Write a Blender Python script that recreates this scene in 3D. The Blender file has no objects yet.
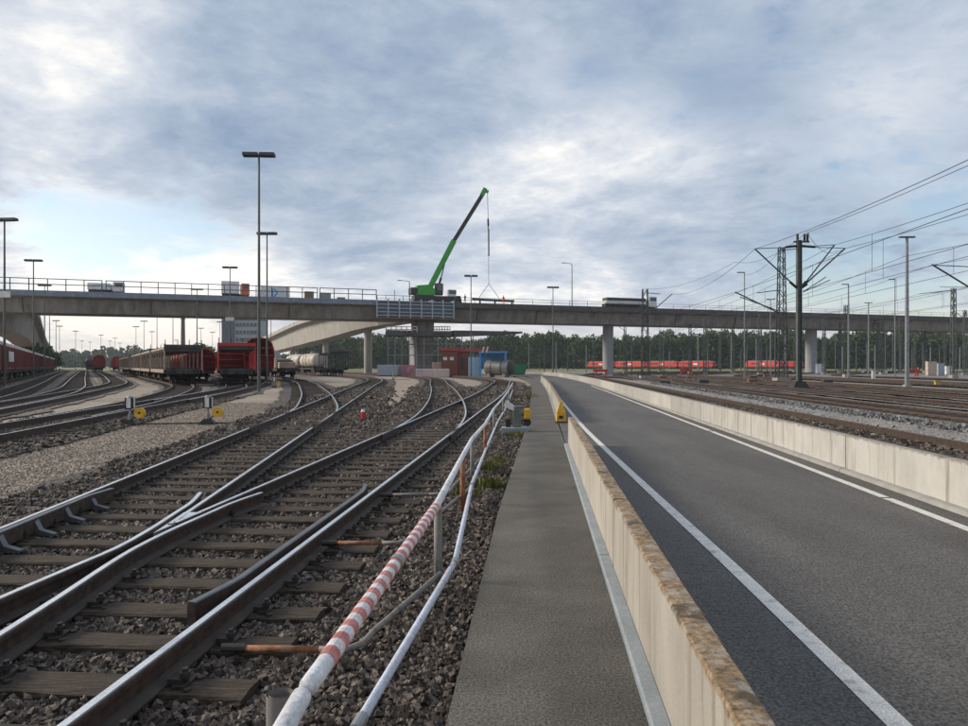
import bpy, math, random
import numpy as np
from mathutils import Vector, Matrix, noise as mnoise
R = math.radians
random.seed(7); rng = np.random.default_rng(7)
scene = bpy.context.scene
col = scene.collection

# ------------------------------------------------------------------ camera
F = 740.0; HZ = 366.0; EYE = 1.6
cam_d = bpy.data.cameras.new('camera'); cam = bpy.data.objects.new('camera', cam_d); col.objects.link(cam)
cam.location = (0, 0, EYE); cam.rotation_euler = (R(90), 0, 0)
cam_d.sensor_width = 36; cam_d.lens = 36*F/968; cam_d.shift_y = (HZ-363)/968
cam_d.clip_start = .05; cam_d.clip_end = 8000
scene.camera = cam
# ------------------------------------------------------------------ sky, sun, exposure
SUN_AZ, SUN_EL = -78, 27          # degrees, azimuth from +Y towards +X
world = bpy.data.worlds.new('World'); scene.world = world; world.use_nodes = True
def build_sky():
    nt = world.node_tree; N = nt.nodes; Lk = nt.links; N.clear()
    out = N.new('ShaderNodeOutputWorld'); bg = N.new('ShaderNodeBackground'); Lk.new(bg.outputs[0], out.inputs[0])
    sky = N.new('ShaderNodeTexSky'); sky.sky_type = 'NISHITA'; sky.sun_disc = False
    sky.sun_elevation = R(SUN_EL); sky.sun_rotation = R(SUN_AZ)
    tc = N.new('ShaderNodeTexCoord')
    def math_(op, a, b=None, c=None, clamp=False):
        n = N.new('ShaderNodeMath'); n.operation = op; n.use_clamp = clamp
        for i, v in enumerate((a, b, c)):
            if v is None: continue
            if isinstance(v, (int, float)): n.inputs[i].default_value = v
            else: Lk.new(v, n.inputs[i])
        return n.outputs[0]
    def mix(f, a, b):
        n = N.new('ShaderNodeMix'); n.data_type = 'RGBA'
        for s, v in ((n.inputs[0], f), (n.inputs[6], a), (n.inputs[7], b)):
            if isinstance(v, (int, float)): s.default_value = v
            elif isinstance(v, tuple): s.default_value = v+(1,)
            else: Lk.new(v, s)
        return n.outputs[2]
    sep = N.new('ShaderNodeSeparateXYZ'); Lk.new(tc.outputs['Generated'], sep.inputs[0])
    z = math_('MAXIMUM', sep.outputs[2], 0.0); zz = math_('ADD', z, .19)
    u = math_('DIVIDE', sep.outputs[0], zz); v = math_('DIVIDE', sep.outputs[1], zz)
    cmb = N.new('ShaderNodeCombineXYZ'); Lk.new(u, cmb.inputs[0]); Lk.new(v, cmb.inputs[1])
    def noise(scale, det, rough, dist, off):
        m = N.new('ShaderNodeMapping'); m.inputs['Location'].default_value = off; Lk.new(cmb.outputs[0], m.inputs[0])
        n = N.new('ShaderNodeTexNoise'); n.inputs['Scale'].default_value = scale; n.inputs['Detail'].default_value = det
        n.inputs['Roughness'].default_value = rough; n.inputs['Distortion'].default_value = dist
        Lk.new(m.outputs[0], n.inputs['Vector']); return n.outputs[0]
    n1 = noise(1.15, 12, .62, .35, (3.1, 7.3, 0)); n2 = noise(3.4, 12, .66, .3, (9.2, 1.7, 0)); n3 = noise(.5, 4, .5, .2, (1.2, 5.1, 2))
    def blob(px, py, rad):                       # smooth patch of the cloud field round one direction of the sky
        d = Vector(((px-484)/F, 1, (HZ-py)/F)).normalized()
        vm = N.new('ShaderNodeVectorMath'); vm.operation = 'DISTANCE'; vm.inputs[1].default_value = d
        sc = N.new('ShaderNodeVectorMath'); sc.operation = 'NORMALIZE'; Lk.new(tc.outputs['Generated'], sc.inputs[0])
        Lk.new(sc.outputs[0], vm.inputs[0])
        mr = N.new('ShaderNodeMapRange'); mr.interpolation_type = 'SMOOTHSTEP'
        mr.inputs[1].default_value = 0; mr.inputs[2].default_value = rad; mr.inputs[3].default_value = 1; mr.inputs[4].default_value = 0
        Lk.new(vm.outputs['Value'], mr.inputs[0]); return mr.outputs[0]
    n4 = noise(8.5, 12, .66, .25, (4.4, 2.9, 1)); t = math_('ADD', math_('MULTIPLY', n1, .52), math_('ADD', math_('MULTIPLY', n2, .32), math_('MULTIPLY', n4, .16))); t = math_('MULTIPLY_ADD', t, 1.12, -.065)
    for px, py, rad, w in ((30, 85, .20, .12), (120, 100, .16, .07), (60, 170, .17, -.05), (320, 175, .34, -.09), (200, 120, .2, -.03), (600, 140, .20, .08), (690, 150, .16, .07), (660, 65, .24, -.10), (480, 60, .25, -.02),
                           (60, 235, .14, .11), (190, 225, .12, .09), (110, 285, .20, .14), (260, 262, .13, .13), (430, 255, .16, .05), (900, 120, .17, .09), (540, 240, .2, .06), (170, 335, .22, .12), (820, 215, .26, -.05), (640, 205, .12, -.05)):
        t = math_('ADD', t, math_('MULTIPLY', blob(px, py, rad), w))
    low = N.new('ShaderNodeMapRange'); low.interpolation_type = 'SMOOTHSTEP'; low.inputs[1].default_value = .05; low.inputs[2].default_value = .26; low.inputs[3].default_value = .06; low.inputs[4].default_value = 0; Lk.new(sep.outputs[2], low.inputs[0]); t = math_('ADD', t, low.outputs[0])
    ramp = N.new('ShaderNodeValToRGB'); Lk.new(t, ramp.inputs[0]); cr = ramp.color_ramp
    stops = [(.33, (.235, .315, .44)), (.43, (.335, .405, .51)), (.53, (.465, .52, .605)), (.61, (.63, .66, .705)), (.73, (.98, .935, .87))]
    while len(cr.elements) < len(stops): cr.elements.new(.5)
    for e, (p, c) in zip(cr.elements, stops): e.position = p; e.color = c+(1,)
    # gaps to the blue sky
    gap = math_('ADD', math_('MULTIPLY', n3, .5), math_('ADD', math_('MULTIPLY', n2, .34), math_('MULTIPLY', n4, .16)))
    for px, py, rad, w in ((600, 70, .10, .12), (690, 95, .11, .11), (760, 55, .12, .09), (850, 50, .26, .07), (70, 250, .13, .17), (190, 243, .13, .17), (900, 240, .28, .085), (760, 280, .2, .03)):
        gap = math_('ADD', gap, math_('MULTIPLY', blob(px, py, rad), w))
    mr = N.new('ShaderNodeMapRange'); mr.interpolation_type = 'SMOOTHSTEP'
    mr.inputs[1].default_value = .57; mr.inputs[2].default_value = .70; Lk.new(gap, mr.inputs[0])
    skyc = N.new('ShaderNodeVectorMath'); skyc.operation = 'SCALE'; skyc.inputs['Scale'].default_value = .13; Lk.new(sky.outputs[0], skyc.inputs[0])
    c = mix(math_('MULTIPLY', mr.outputs[0], .85), ramp.outputs[0], skyc.outputs[0])
    # low air near the horizon
    hz = N.new('ShaderNodeMapRange'); hz.interpolation_type = 'SMOOTHSTEP'; hz.inputs[1].default_value = 0; hz.inputs[2].default_value = .10
    hz.inputs[3].default_value = .55; hz.inputs[4].default_value = 0; Lk.new(sep.outputs[2], hz.inputs[0])
    c = mix(hz.outputs[0], c, (.76, .67, .575))
    Lk.new(c, bg.inputs[0]); bg.inputs[1].default_value = 1.0
build_sky()
sun_d = bpy.data.lights.new('sun', 'SUN'); sun = bpy.data.objects.new('sun', sun_d); col.objects.link(sun)
sun_d.energy = 3.3; sun_d.angle = R(16); sun_d.color = (1, .89, .74)
_sd = Vector((math.sin(R(SUN_AZ))*math.cos(R(SUN_EL)), math.cos(R(SUN_AZ))*math.cos(R(SUN_EL)), math.sin(R(SUN_EL))))
sun.rotation_euler = _sd.to_track_quat('Z', 'Y').to_euler()
vs = scene.view_settings; vs.view_transform = 'Standard'; vs.look = 'None'; vs.exposure = .3; vs.gamma = 1; vs.use_curve_mapping = False
scene.render.engine = 'CYCLES'
scene.cycles.max_bounces = 5; scene.cycles.diffuse_bounces = 3

# ------------------------------------------------------------------ helpers
def at(px, py, Y): return Vector(((px-484)*Y/F, Y, EYE+(HZ-py)*Y/F))
def gp(px, py, z=0.0):
    Y = F*(EYE-z)/(py-HZ); return Vector(((px-484)*Y/F, Y, z))
SL = .0757                                          # the road runs along X = d + SL*Y
def rd(d, Y, z=0.0): return Vector((d+SL*Y, Y, z))

def tag(o, label=None, cat=None, group=None, kind=None):
    if label: o['label'] = label
    if cat: o['category'] = cat
    if group: o['group'] = group
    if kind: o['kind'] = kind
    return o
def thing(name, label, cat, loc=(0, 0, 0), rz=0.0, group=None):
    o = bpy.data.objects.new(name, None); col.objects.link(o); o.empty_display_size = .3
    o.location = loc; o.rotation_euler = (0, 0, rz); return tag(o, label, cat, group)
def copy_tree(o, parent=None):
    c = o.copy(); col.objects.link(c); c.parent = parent
    for ch in list(o.children): copy_tree(ch, c)
    return c
def wmat(p):
    m = Matrix.Identity(4)
    while p is not None:
        m = (Matrix.Translation(p.location) @ p.rotation_euler.to_matrix().to_4x4() @ Matrix.Diagonal(p.scale.to_4d())) @ m
        p = p.parent
    return m
class MB:
    def __init__(s): s.v = []; s.f = []; s.m = []
    def add(s, vs, fs, mi=0):
        b = len(s.v); s.v += [tuple(p) for p in vs]
        for f in fs: s.f.append([b+i for i in f]); s.m.append(mi)
        return s
    def box(s, x0, x1, y0, y1, z0, z1, mi=0):
        return s.add([(x0,y0,z0),(x1,y0,z0),(x1,y1,z0),(x0,y1,z0),(x0,y0,z1),(x1,y0,z1),(x1,y1,z1),(x0,y1,z1)],
                     [(3,2,1,0),(4,5,6,7),(0,1,5,4),(1,2,6,5),(2,3,7,6),(3,0,4,7)], mi)
    def bar(s, a, b, w, h=None, up=(0,0,1), mi=0, w1=None, h1=None):
        a = Vector(a); b = Vector(b); h = h or w; t = (b-a).normalized(); up = Vector(up)
        if abs(t.dot(up)) > .98: up = Vector((0,1,0))
        r = t.cross(up).normalized(); u = r.cross(t); w1 = w1 or w; h1 = h1 or h
        vs = []
        for p, ww, hh in ((a, w, h), (b, w1, h1)):
            for i, j in ((-1,-1),(1,-1),(1,1),(-1,1)): vs.append(p+r*(i*ww/2)+u*(j*hh/2))
        return s.add(vs, [(0,1,2,3),(7,6,5,4),(0,4,5,1),(1,5,6,2),(2,6,7,3),(3,7,4,0)], mi)
    def tube(s, pts, r, n=8, mi=0, cap=True):
        pts = [Vector(p) for p in pts]; k = len(pts); rs = r if isinstance(r, (list, tuple)) else [r]*k
        vs = []; up = Vector((0,0,1))
        for i, p in enumerate(pts):
            t = (pts[min(i+1,k-1)]-pts[max(i-1,0)]).normalized()
            q = Vector((0,1,0)) if abs(t.z) > .95 else up
            a = t.cross(q).normalized(); b = a.cross(t)
            for j in range(n):
                an = 2*math.pi*j/n; vs.append(p+a*(rs[i]*math.cos(an))+b*(rs[i]*math.sin(an)))
        fs = [(i*n+j, i*n+(j+1)%n, (i+1)*n+(j+1)%n, (i+1)*n+j) for i in range(k-1) for j in range(n)]
        if cap: fs += [tuple(range(n-1,-1,-1)), tuple(range((k-1)*n, k*n))]
        return s.add(vs, fs, mi)
    def prism(s, prof, a, b, side, up=(0,0,1), mi=0, mids=None, cap=True):      # profile (side, up) swept from a to b
        return s.sweep(prof, [a, b], mi=mi, mids=mids, cap=cap)
    def sweep(s, prof, pts, mi=0, mids=None, cap=True, offs=None):
        pts = [Vector(p) for p in pts]; k = len(pts); n = len(prof); vs = []
        for i, p in enumerate(pts):
            t = pts[min(i+1,k-1)]-pts[max(i-1,0)]; t.z = 0; t.normalize(); r = Vector((t.y,-t.x,0))
            for j, (x, zz) in enumerate(prof): vs.append(p+r*x+Vector((0,0,zz)))
        b = len(s.v); s.v += [tuple(p) for p in vs]
        for i in range(k-1):
            for j in range(n):
                s.f.append([b+i*n+j, b+(i+1)*n+j, b+(i+1)*n+(j+1)%n, b+i*n+(j+1)%n][::-1]); s.m.append(mids[j] if mids else mi)
        if cap:
            s.f.append([b+j for j in range(n)][::1]); s.m.append(mi); s.f.append([b+(k-1)*n+j for j in range(n)][::-1]); s.m.append(mi)
        return s
    def _k(s, a, b, c): s.v = [(x*a, y*b, z*c) for x, y, z in s.v]; return s
    def build(s, name, mat, parent=None, world=False, smooth=False, bevel=0):
        me = bpy.data.meshes.new(name); vs = s.v
        if world and parent is not None:
            mi = wmat(parent).inverted(); vs = [tuple(mi @ Vector(p)) for p in vs]
        me.from_pydata(vs, [], s.f)
        mats = mat if isinstance(mat, (list, tuple)) else [mat]
        for m in mats: me.materials.append(m)
        if len(mats) > 1: me.polygons.foreach_set('material_index', s.m)
        if smooth: me.polygons.foreach_set('use_smooth', [True]*len(me.polygons))
        me.update()
        o = bpy.data.objects.new(name, me); col.objects.link(o)
        if parent is not None: o.parent = parent
        if bevel:
            bm = o.modifiers.new('bevel', 'BEVEL'); bm.width = bevel; bm.segments = 2; bm.limit_method = 'ANGLE'
        return o
def smooth_line(pts, step):
    P = [Vector(p).to_2d() for p in pts]; P = [2*P[0]-P[1]]+P+[2*P[-1]-P[-2]]; out = []
    for i in range(1, len(P)-2):
        a, b, c, d = P[i-1:i+3]
        t0 = 0; t1 = (b-a).length**.5; t2 = t1+(c-b).length**.5; t3 = t2+(d-c).length**.5
        n = max(2, int((c-b).length/step))
        for k in range(n):
            t = t1+(t2-t1)*k/n
            A1 = a*((t1-t)/(t1-t0))+b*((t-t0)/(t1-t0)); A2 = b*((t2-t)/(t2-t1))+c*((t-t1)/(t2-t1)); A3 = c*((t3-t)/(t3-t2))+d*((t-t2)/(t3-t2))
            B1 = A1*((t2-t)/(t2-t0))+A2*((t-t0)/(t2-t0)); B2 = A2*((t3-t)/(t3-t1))+A3*((t-t1)/(t3-t1))
            out.append(B1*((t2-t)/(t2-t1))+B2*((t-t1)/(t2-t1)))
    out.append(P[-2]); return out
def offset_line(line, o):
    res = []
    for i, p in enumerate(line):
        t = (line[min(i+1,len(line)-1)]-line[max(i-1,0)]).normalized(); res.append(p+Vector((t.y,-t.x))*o)
    return res
def v3(line, z): return [Vector((p.x, p.y, z)) for p in line]

# ------------------------------------------------------------------ materials
MATS = {}
def mat(name, cols, scale=3.0, rough=.8, metal=0.0, bump=0.0, bscale=None, stretch=(1,1,1), detail=8, fine=0.0, fscale=120, island=0.0, spec=.4, coord='pos', roughvar=0.0, bdist=.02):
    m = bpy.data.materials.new(name); MATS[name] = m; m.use_nodes = True
    nt = m.node_tree; N = nt.nodes; Lk = nt.links; b = N['Principled BSDF']
    b.inputs['Roughness'].default_value = rough; b.inputs['Metallic'].default_value = metal; b.inputs['Specular IOR Level'].default_value = spec
    if coord == 'pos': src = N.new('ShaderNodeNewGeometry').outputs['Position']
    else: src = N.new('ShaderNodeTexCoord').outputs['Object']
    mp = N.new('ShaderNodeMapping'); mp.inputs['Scale'].default_value = stretch; Lk.new(src, mp.inputs[0])
    nz = N.new('ShaderNodeTexNoise'); nz.inputs['Scale'].default_value = scale; nz.inputs['Detail'].default_value = detail; nz.inputs['Roughness'].default_value = .6
    Lk.new(mp.outputs[0], nz.inputs['Vector'])
    if isinstance(cols[0], (int, float)): cols = [tuple(c*.8 for c in cols), tuple(min(1, c*1.2) for c in cols)]
    rp = N.new('ShaderNodeValToRGB'); cr = rp.color_ramp
    while len(cr.elements) < len(cols): cr.elements.new(.5)
    for i, c in enumerate(cols):
        cr.elements[i].position = .3+.4*i/max(1, len(cols)-1); cr.elements[i].color = tuple(c)+(1,)
    fac = nz.outputs[0]; Lk.new(fac, rp.inputs[0]); c = rp.outputs[0]
    def mult(c, valsock, lo, hi):
        mr = N.new('ShaderNodeMapRange'); mr.inputs[1].default_value = .3; mr.inputs[2].default_value = .7
        mr.inputs[3].default_value = lo; mr.inputs[4].default_value = hi; Lk.new(valsock, mr.inputs[0])
        vm = N.new('ShaderNodeVectorMath'); vm.operation = 'SCALE'; Lk.new(c, vm.inputs[0]); Lk.new(mr.outputs[0], vm.inputs['Scale']); return vm.outputs[0]
    if fine:
        fz = N.new('ShaderNodeTexNoise'); fz.inputs['Scale'].default_value = fscale; fz.inputs['Detail'].default_value = 3
        Lk.new(src, fz.inputs['Vector']); c = mult(c, fz.outputs[0], 1-fine, 1+fine)
    if island:
        g = N.new('ShaderNodeNewGeometry'); mr = N.new('ShaderNodeMapRange'); mr.inputs[3].default_value = 1-island; mr.inputs[4].default_value = 1+island
        Lk.new(g.outputs['Random Per Island'], mr.inputs[0])
        vm = N.new('ShaderNodeVectorMath'); vm.operation = 'SCALE'; Lk.new(c, vm.inputs[0]); Lk.new(mr.outputs[0], vm.inputs['Scale']); c = vm.outputs[0]
    Lk.new(c, b.inputs['Base Color'])
    if roughvar:
        mr = N.new('ShaderNodeMapRange'); mr.inputs[3].default_value = rough-roughvar; mr.inputs[4].default_value = rough+roughvar; Lk.new(nz.outputs[0], mr.inputs[0]); Lk.new(mr.outputs[0], b.inputs['Roughness'])
    if bump:
        bz = N.new('ShaderNodeTexNoise'); bz.inputs['Scale'].default_value = bscale or scale*4; bz.inputs['Detail'].default_value = 6; Lk.new(mp.outputs[0], bz.inputs['Vector'])
        bp = N.new('ShaderNodeBump'); bp.inputs['Strength'].default_value = bump; bp.inputs['Distance'].default_value = bdist; Lk.new(bz.outputs[0], bp.inputs['Height']); Lk.new(bp.outputs[0], b.inputs['Normal'])
    return m
def gravel_mat(name, cols, vscale, patch=(.85, 1.15), bump=.8, bdist=.03, pscale=.35):
    m = bpy.data.materials.new(name); m.use_nodes = True; nt = m.node_tree; N = nt.nodes; Lk = nt.links; b = N['Principled BSDF']
    b.inputs['Roughness'].default_value = .9; b.inputs['Specular IOR Level'].default_value = .25
    g = N.new('ShaderNodeNewGeometry')
    def vor(scale):
        v = N.new('ShaderNodeTexVoronoi'); v.inputs['Scale'].default_value = scale; Lk.new(g.outputs['Position'], v.inputs['Vector']); return v
    v = vor(vscale); sx = N.new('ShaderNodeSeparateColor'); Lk.new(v.outputs['Color'], sx.inputs[0])
    rp = N.new('ShaderNodeValToRGB'); cr = rp.color_ramp
    while len(cr.elements) < len(cols): cr.elements.new(.5)
    for i, c in enumerate(cols): cr.elements[i].position = i/(len(cols)-1); cr.elements[i].color = tuple(c)+(1,)
    Lk.new(sx.outputs[0], rp.inputs[0])
    nz = N.new('ShaderNodeTexNoise'); nz.inputs['Scale'].default_value = pscale; nz.inputs['Detail'].default_value = 9; nz.inputs['Roughness'].default_value = .65; Lk.new(g.outputs['Position'], nz.inputs['Vector'])
    mr = N.new('ShaderNodeMapRange'); mr.inputs[1].default_value = .3; mr.inputs[2].default_value = .7; mr.inputs[3].default_value = patch[0]; mr.inputs[4].default_value = patch[1]; Lk.new(nz.outputs[0], mr.inputs[0])
    vm = N.new('ShaderNodeVectorMath'); vm.operation = 'SCALE'; Lk.new(rp.outputs[0], vm.inputs[0]); Lk.new(mr.outputs[0], vm.inputs['Scale'])
    Lk.new(vm.outputs[0], b.inputs['Base Color'])
    mm = N.new('ShaderNodeMath'); mm.operation = 'SUBTRACT'; mm.inputs[0].default_value = 1; Lk.new(v.outputs['Distance'], mm.inputs[1])
    bp = N.new('ShaderNodeBump'); bp.inputs['Strength'].default_value = bump; bp.inputs['Distance'].default_value = bdist; Lk.new(mm.outputs[0], bp.inputs['Height']); Lk.new(bp.outputs[0], b.inputs['Normal'])
    return m
M_yard = gravel_mat('yard_gravel', [(.11,.088,.068),(.24,.195,.155),(.33,.275,.222),(.43,.365,.30)], 36, (.74, 1.18), .35, .02, .5)
M_grey_gravel = gravel_mat('grey_gravel', [(.07,.065,.06),(.165,.155,.145),(.235,.222,.208),(.31,.295,.28)], 24, (.72, 1.2), .4, .02, .6)
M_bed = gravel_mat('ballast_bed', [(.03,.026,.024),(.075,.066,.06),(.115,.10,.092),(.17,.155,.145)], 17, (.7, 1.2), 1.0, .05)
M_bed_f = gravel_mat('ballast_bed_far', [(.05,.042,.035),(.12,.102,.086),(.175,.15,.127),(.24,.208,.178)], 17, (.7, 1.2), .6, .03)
M_bed_r = gravel_mat('rusty_ballast', [(.07,.06,.053),(.15,.132,.118),(.21,.188,.17),(.28,.255,.235)], 15, (.75, 1.2), 1.0, .05)
M_stone = mat('ballast_stone', [(.056,.044,.036),(.098,.079,.066),(.165,.140,.118)], 30, .8, island=.85, bump=.3, bscale=90, spec=.3)
M_stone_g = mat('grey_stone', [(.10,.10,.10),(.16,.16,.158)], 12, .85, island=.6, spec=.3)
M_asph = mat('asphalt', [(.068,.063,.058),(.090,.083,.076),(.114,.105,.096)], .9, .8, stretch=(1,.22,1), fine=.75, fscale=62, bump=.8, bscale=110, bdist=.006, spec=.4)
M_walk = mat('walkway_asphalt', [(.068,.062,.053),(.102,.094,.081),(.136,.125,.107)], 1.1, .85, fine=.6, fscale=70, bump=.8, bscale=100, bdist=.006, spec=.3)
M_paint = mat('road_paint', [(.22,.21,.20),(.56,.54,.505),(.62,.60,.565),(.66,.64,.605)], 9, .7, detail=12, fine=.3, fscale=90, bump=.2, bscale=150, bdist=.004)
M_sleeper = mat('sleeper_wood', [(.026,.019,.014),(.060,.046,.034),(.10,.081,.061)], 5, .85, stretch=(1.2,14,8), bump=.8, bscale=9, fine=.2, fscale=60, spec=.25, island=.25)
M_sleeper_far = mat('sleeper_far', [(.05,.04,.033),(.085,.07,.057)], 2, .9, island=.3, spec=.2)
M_rust = mat('rail_side', [(.030,.021,.017),(.055,.038,.030),(.085,.058,.044)], 14, .8, bump=.25, bscale=70, bdist=.004, spec=.3)
M_rust_r = mat('rail_side_rusty', [(.055,.034,.024),(.092,.057,.040)], 9, .85, spec=.25)
M_steel = mat('rail_head', [(.62,.62,.62),(.80,.80,.80),(.90,.90,.89)], 5, .28, metal=.9, stretch=(1,1,1), fine=.15, fscale=60, roughvar=.1)
M_edge = mat('rail_edge', [(.12,.10,.09),(.24,.22,.21)], 6, .45, metal=.6)
M_foot = mat('rail_foot', [(.034,.027,.022),(.062,.051,.042)], 8, .7)
M_steel_b = mat('rail_head_brown', [(.16,.13,.115),(.27,.23,.205)], 5, .5, metal=.5)
M_dark = mat('dark_iron', [(.022,.018,.016),(.055,.046,.040)], 12, .55, metal=.3)
M_galv = mat('galvanised', [(.20,.21,.22),(.32,.33,.34)], 4, .5, metal=.5)
M_pole = mat('pole_grey', [(.07,.08,.075),(.125,.135,.13)], 2, .6, metal=.3)
M_pole_d = mat('pole_dark', [(.035,.04,.04),(.07,.075,.072)], 2, .6, metal=.3)
M_white = mat('white_pipe', [(.36,.35,.34),(.54,.55,.57),(.62,.63,.66),(.68,.69,.72)], 11, .5, fine=.22, fscale=60, detail=12, bump=.15)
M_pipe_blue = mat('blue_white_pipe', [(.38,.40,.45),(.48,.52,.62),(.55,.60,.71)], 11, .5, fine=.2, fscale=60, detail=12)
M_redtape = mat('red_tape', [(.28,.10,.09),(.44,.15,.13),(.56,.25,.22)], 22, .55, fine=.2, fscale=90)
M_whitetape = mat('white_tape', [(.40,.38,.37),(.58,.56,.57),(.66,.64,.65)], 22, .55, fine=.2, fscale=90)
M_rustpipe = mat('rusty_pipe', [(.10,.045,.022),(.26,.10,.045),(.30,.22,.17)], 12, .8, bump=.2)
M_pipe_old = mat('old_pipe', [(.09,.085,.08),(.20,.195,.185),(.16,.10,.07)], 10, .7)
M_yellow = mat('yellow_paint', [(.50,.27,.02),(.72,.42,.03)], 8, .55, fine=.15)
M_lantern = mat('lantern_glass', (.62,.62,.60), 6, .4)
M_black = mat('black_paint', (.015,.015,.016), 6, .5)
M_conc_b = mat('bridge_concrete', [(.15,.137,.118),(.245,.228,.20),(.33,.31,.28)], .9, .85, stretch=(1,1,.14), fine=.12, fscale=6)
M_conc_r = mat('ramp_concrete', [(.30,.285,.255),(.37,.355,.32),(.43,.415,.38)], .6, .85, stretch=(1,1,.5), fine=.08, fscale=6)
M_conc_p = mat('pier_concrete', [(.24,.245,.25),(.33,.335,.34)], .9, .85, stretch=(1,1,.3))
M_conc_f = mat('foundation', (.28,.27,.25), 3, .9)
M_fascia = mat('fascia_dark', [(.055,.052,.049),(.11,.105,.098)], 1.2, .8)
M_bluegrey = mat('bluegrey_steel', [(.13,.16,.20),(.22,.26,.31)], 1.5, .5, metal=.3)
M_wred = mat('wagon_dark_red', [(.10,.018,.015),(.17,.030,.024),(.21,.05,.04)], 1.2, .55, stretch=(1,1,.4), fine=.15, fscale=9)
M_hoodred = mat('hood_red', [(.20,.014,.013),(.33,.022,.02),(.40,.05,.04)], .8, .55, stretch=(1,1,.5), fine=.15, fscale=9)
M_bred = mat('bright_red', [(.38,.024,.02),(.55,.038,.03)], 1.5, .5, stretch=(1,1,.5), fine=.1, fscale=9)
M_lred = mat('loco_red', [(.40,.028,.024),(.54,.045,.036)], 1.0, .45)
M_roofgrey = mat('wagon_roof', [(.34,.32,.30),(.46,.44,.42)], 1.2, .6)
M_under = mat('underframe', [(.012,.011,.011),(.035,.031,.028)], 4, .75)
M_beige = mat('carrier_beige', [(.24,.165,.125),(.40,.31,.245)], 1.5, .7, fine=.15, fscale=9)
M_deck = mat('carrier_deck', [(.03,.03,.03),(.07,.066,.062)], 2, .7)
M_sign = mat('sign_white', (.62,.62,.60), 3, .6)
M_tank = mat('tank_grey', [(.17,.165,.16),(.33,.32,.31)], 1.2, .4, metal=.4, fine=.1, fscale=8)
M_tank_b = mat('tank_black', [(.02,.02,.022),(.05,.05,.05)], 2, .5)
M_tank_y = mat('tank_cream', [(.42,.38,.33),(.55,.50,.44)], 1.5, .55, fine=.12, fscale=8)
M_green = mat('crane_green', [(.035,.24,.035),(.055,.36,.05)], 1.5, .45)
M_boomdark = mat('boom_dark', (.035,.028,.03), 2, .5)
M_glass = mat('window_glass', (.03,.04,.05), 2, .1, spec=.8)
M_wwhite = mat('vehicle_white', (.60,.61,.62), 2, .45)
M_bluep = mat('blue_paint', [(.05,.19,.42),(.09,.28,.55)], 2, .5)
M_lblue = mat('light_blue_panel', [(.28,.42,.52),(.36,.52,.62)], 2, .6)
M_brick = mat('brown_cladding', [(.15,.055,.038),(.20,.075,.052)], 2.5, .8, stretch=(1,1,6), fine=.15, fscale=14)
M_redroof = mat('red_roof', [(.30,.055,.045),(.40,.08,.065)], 2, .7)
M_bgreen = mat('skip_green', [(.03,.20,.08),(.05,.28,.11)], 2, .55)
M_pink = mat('pink_block', [(.46,.36,.34),(.58,.48,.46)], 1.5, .85)
M_grey_box = mat('grey_container', [(.28,.32,.37),(.38,.42,.47)], 2, .6)
M_beige_box = mat('beige_box', (.46,.37,.29), 2, .8)
M_tower = mat('tower_grey', [(.085,.10,.12),(.12,.14,.16)], .4, .7)
M_tower_l = mat('tower_light', [(.26,.29,.32),(.34,.37,.40)], .4, .7)
M_chim = mat('chimney_brown', (.10,.075,.068), 1, .85)
M_skin = mat('skin', (.45,.28,.2), 4, .6)
M_orange = mat('orange_vest', (.75,.12,.03), 4, .7)
M_navy = mat('dark_clothes', (.02,.025,.035), 4, .8)
M_wood = mat('wood_plank', [(.16,.11,.075),(.26,.19,.13)], 3, .85)
M_grass = mat('grass_blades', [(.045,.07,.012),(.12,.14,.025),(.30,.24,.04)], 3, .7, island=.4)
M_meadow = mat('meadow', [(.07,.085,.025),(.16,.165,.05),(.20,.18,.07)], .08, .95, fine=.3, fscale=1.5)
def leaf_mat(name, c0, c1):
    m = mat(name, [c0, c1], .09, .75, island=.45, spec=.2); return m
M_leaf = leaf_mat('forest_leaf', (.022,.046,.014), (.075,.108,.030))
M_leaf2 = leaf_mat('tree_leaf', (.018,.045,.010), (.055,.095,.022))
M_bark = mat('bark', (.05,.04,.032), 3, .9)
M_wire = mat('wire', (.05,.055,.06), 3, .5, metal=.4)

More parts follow.
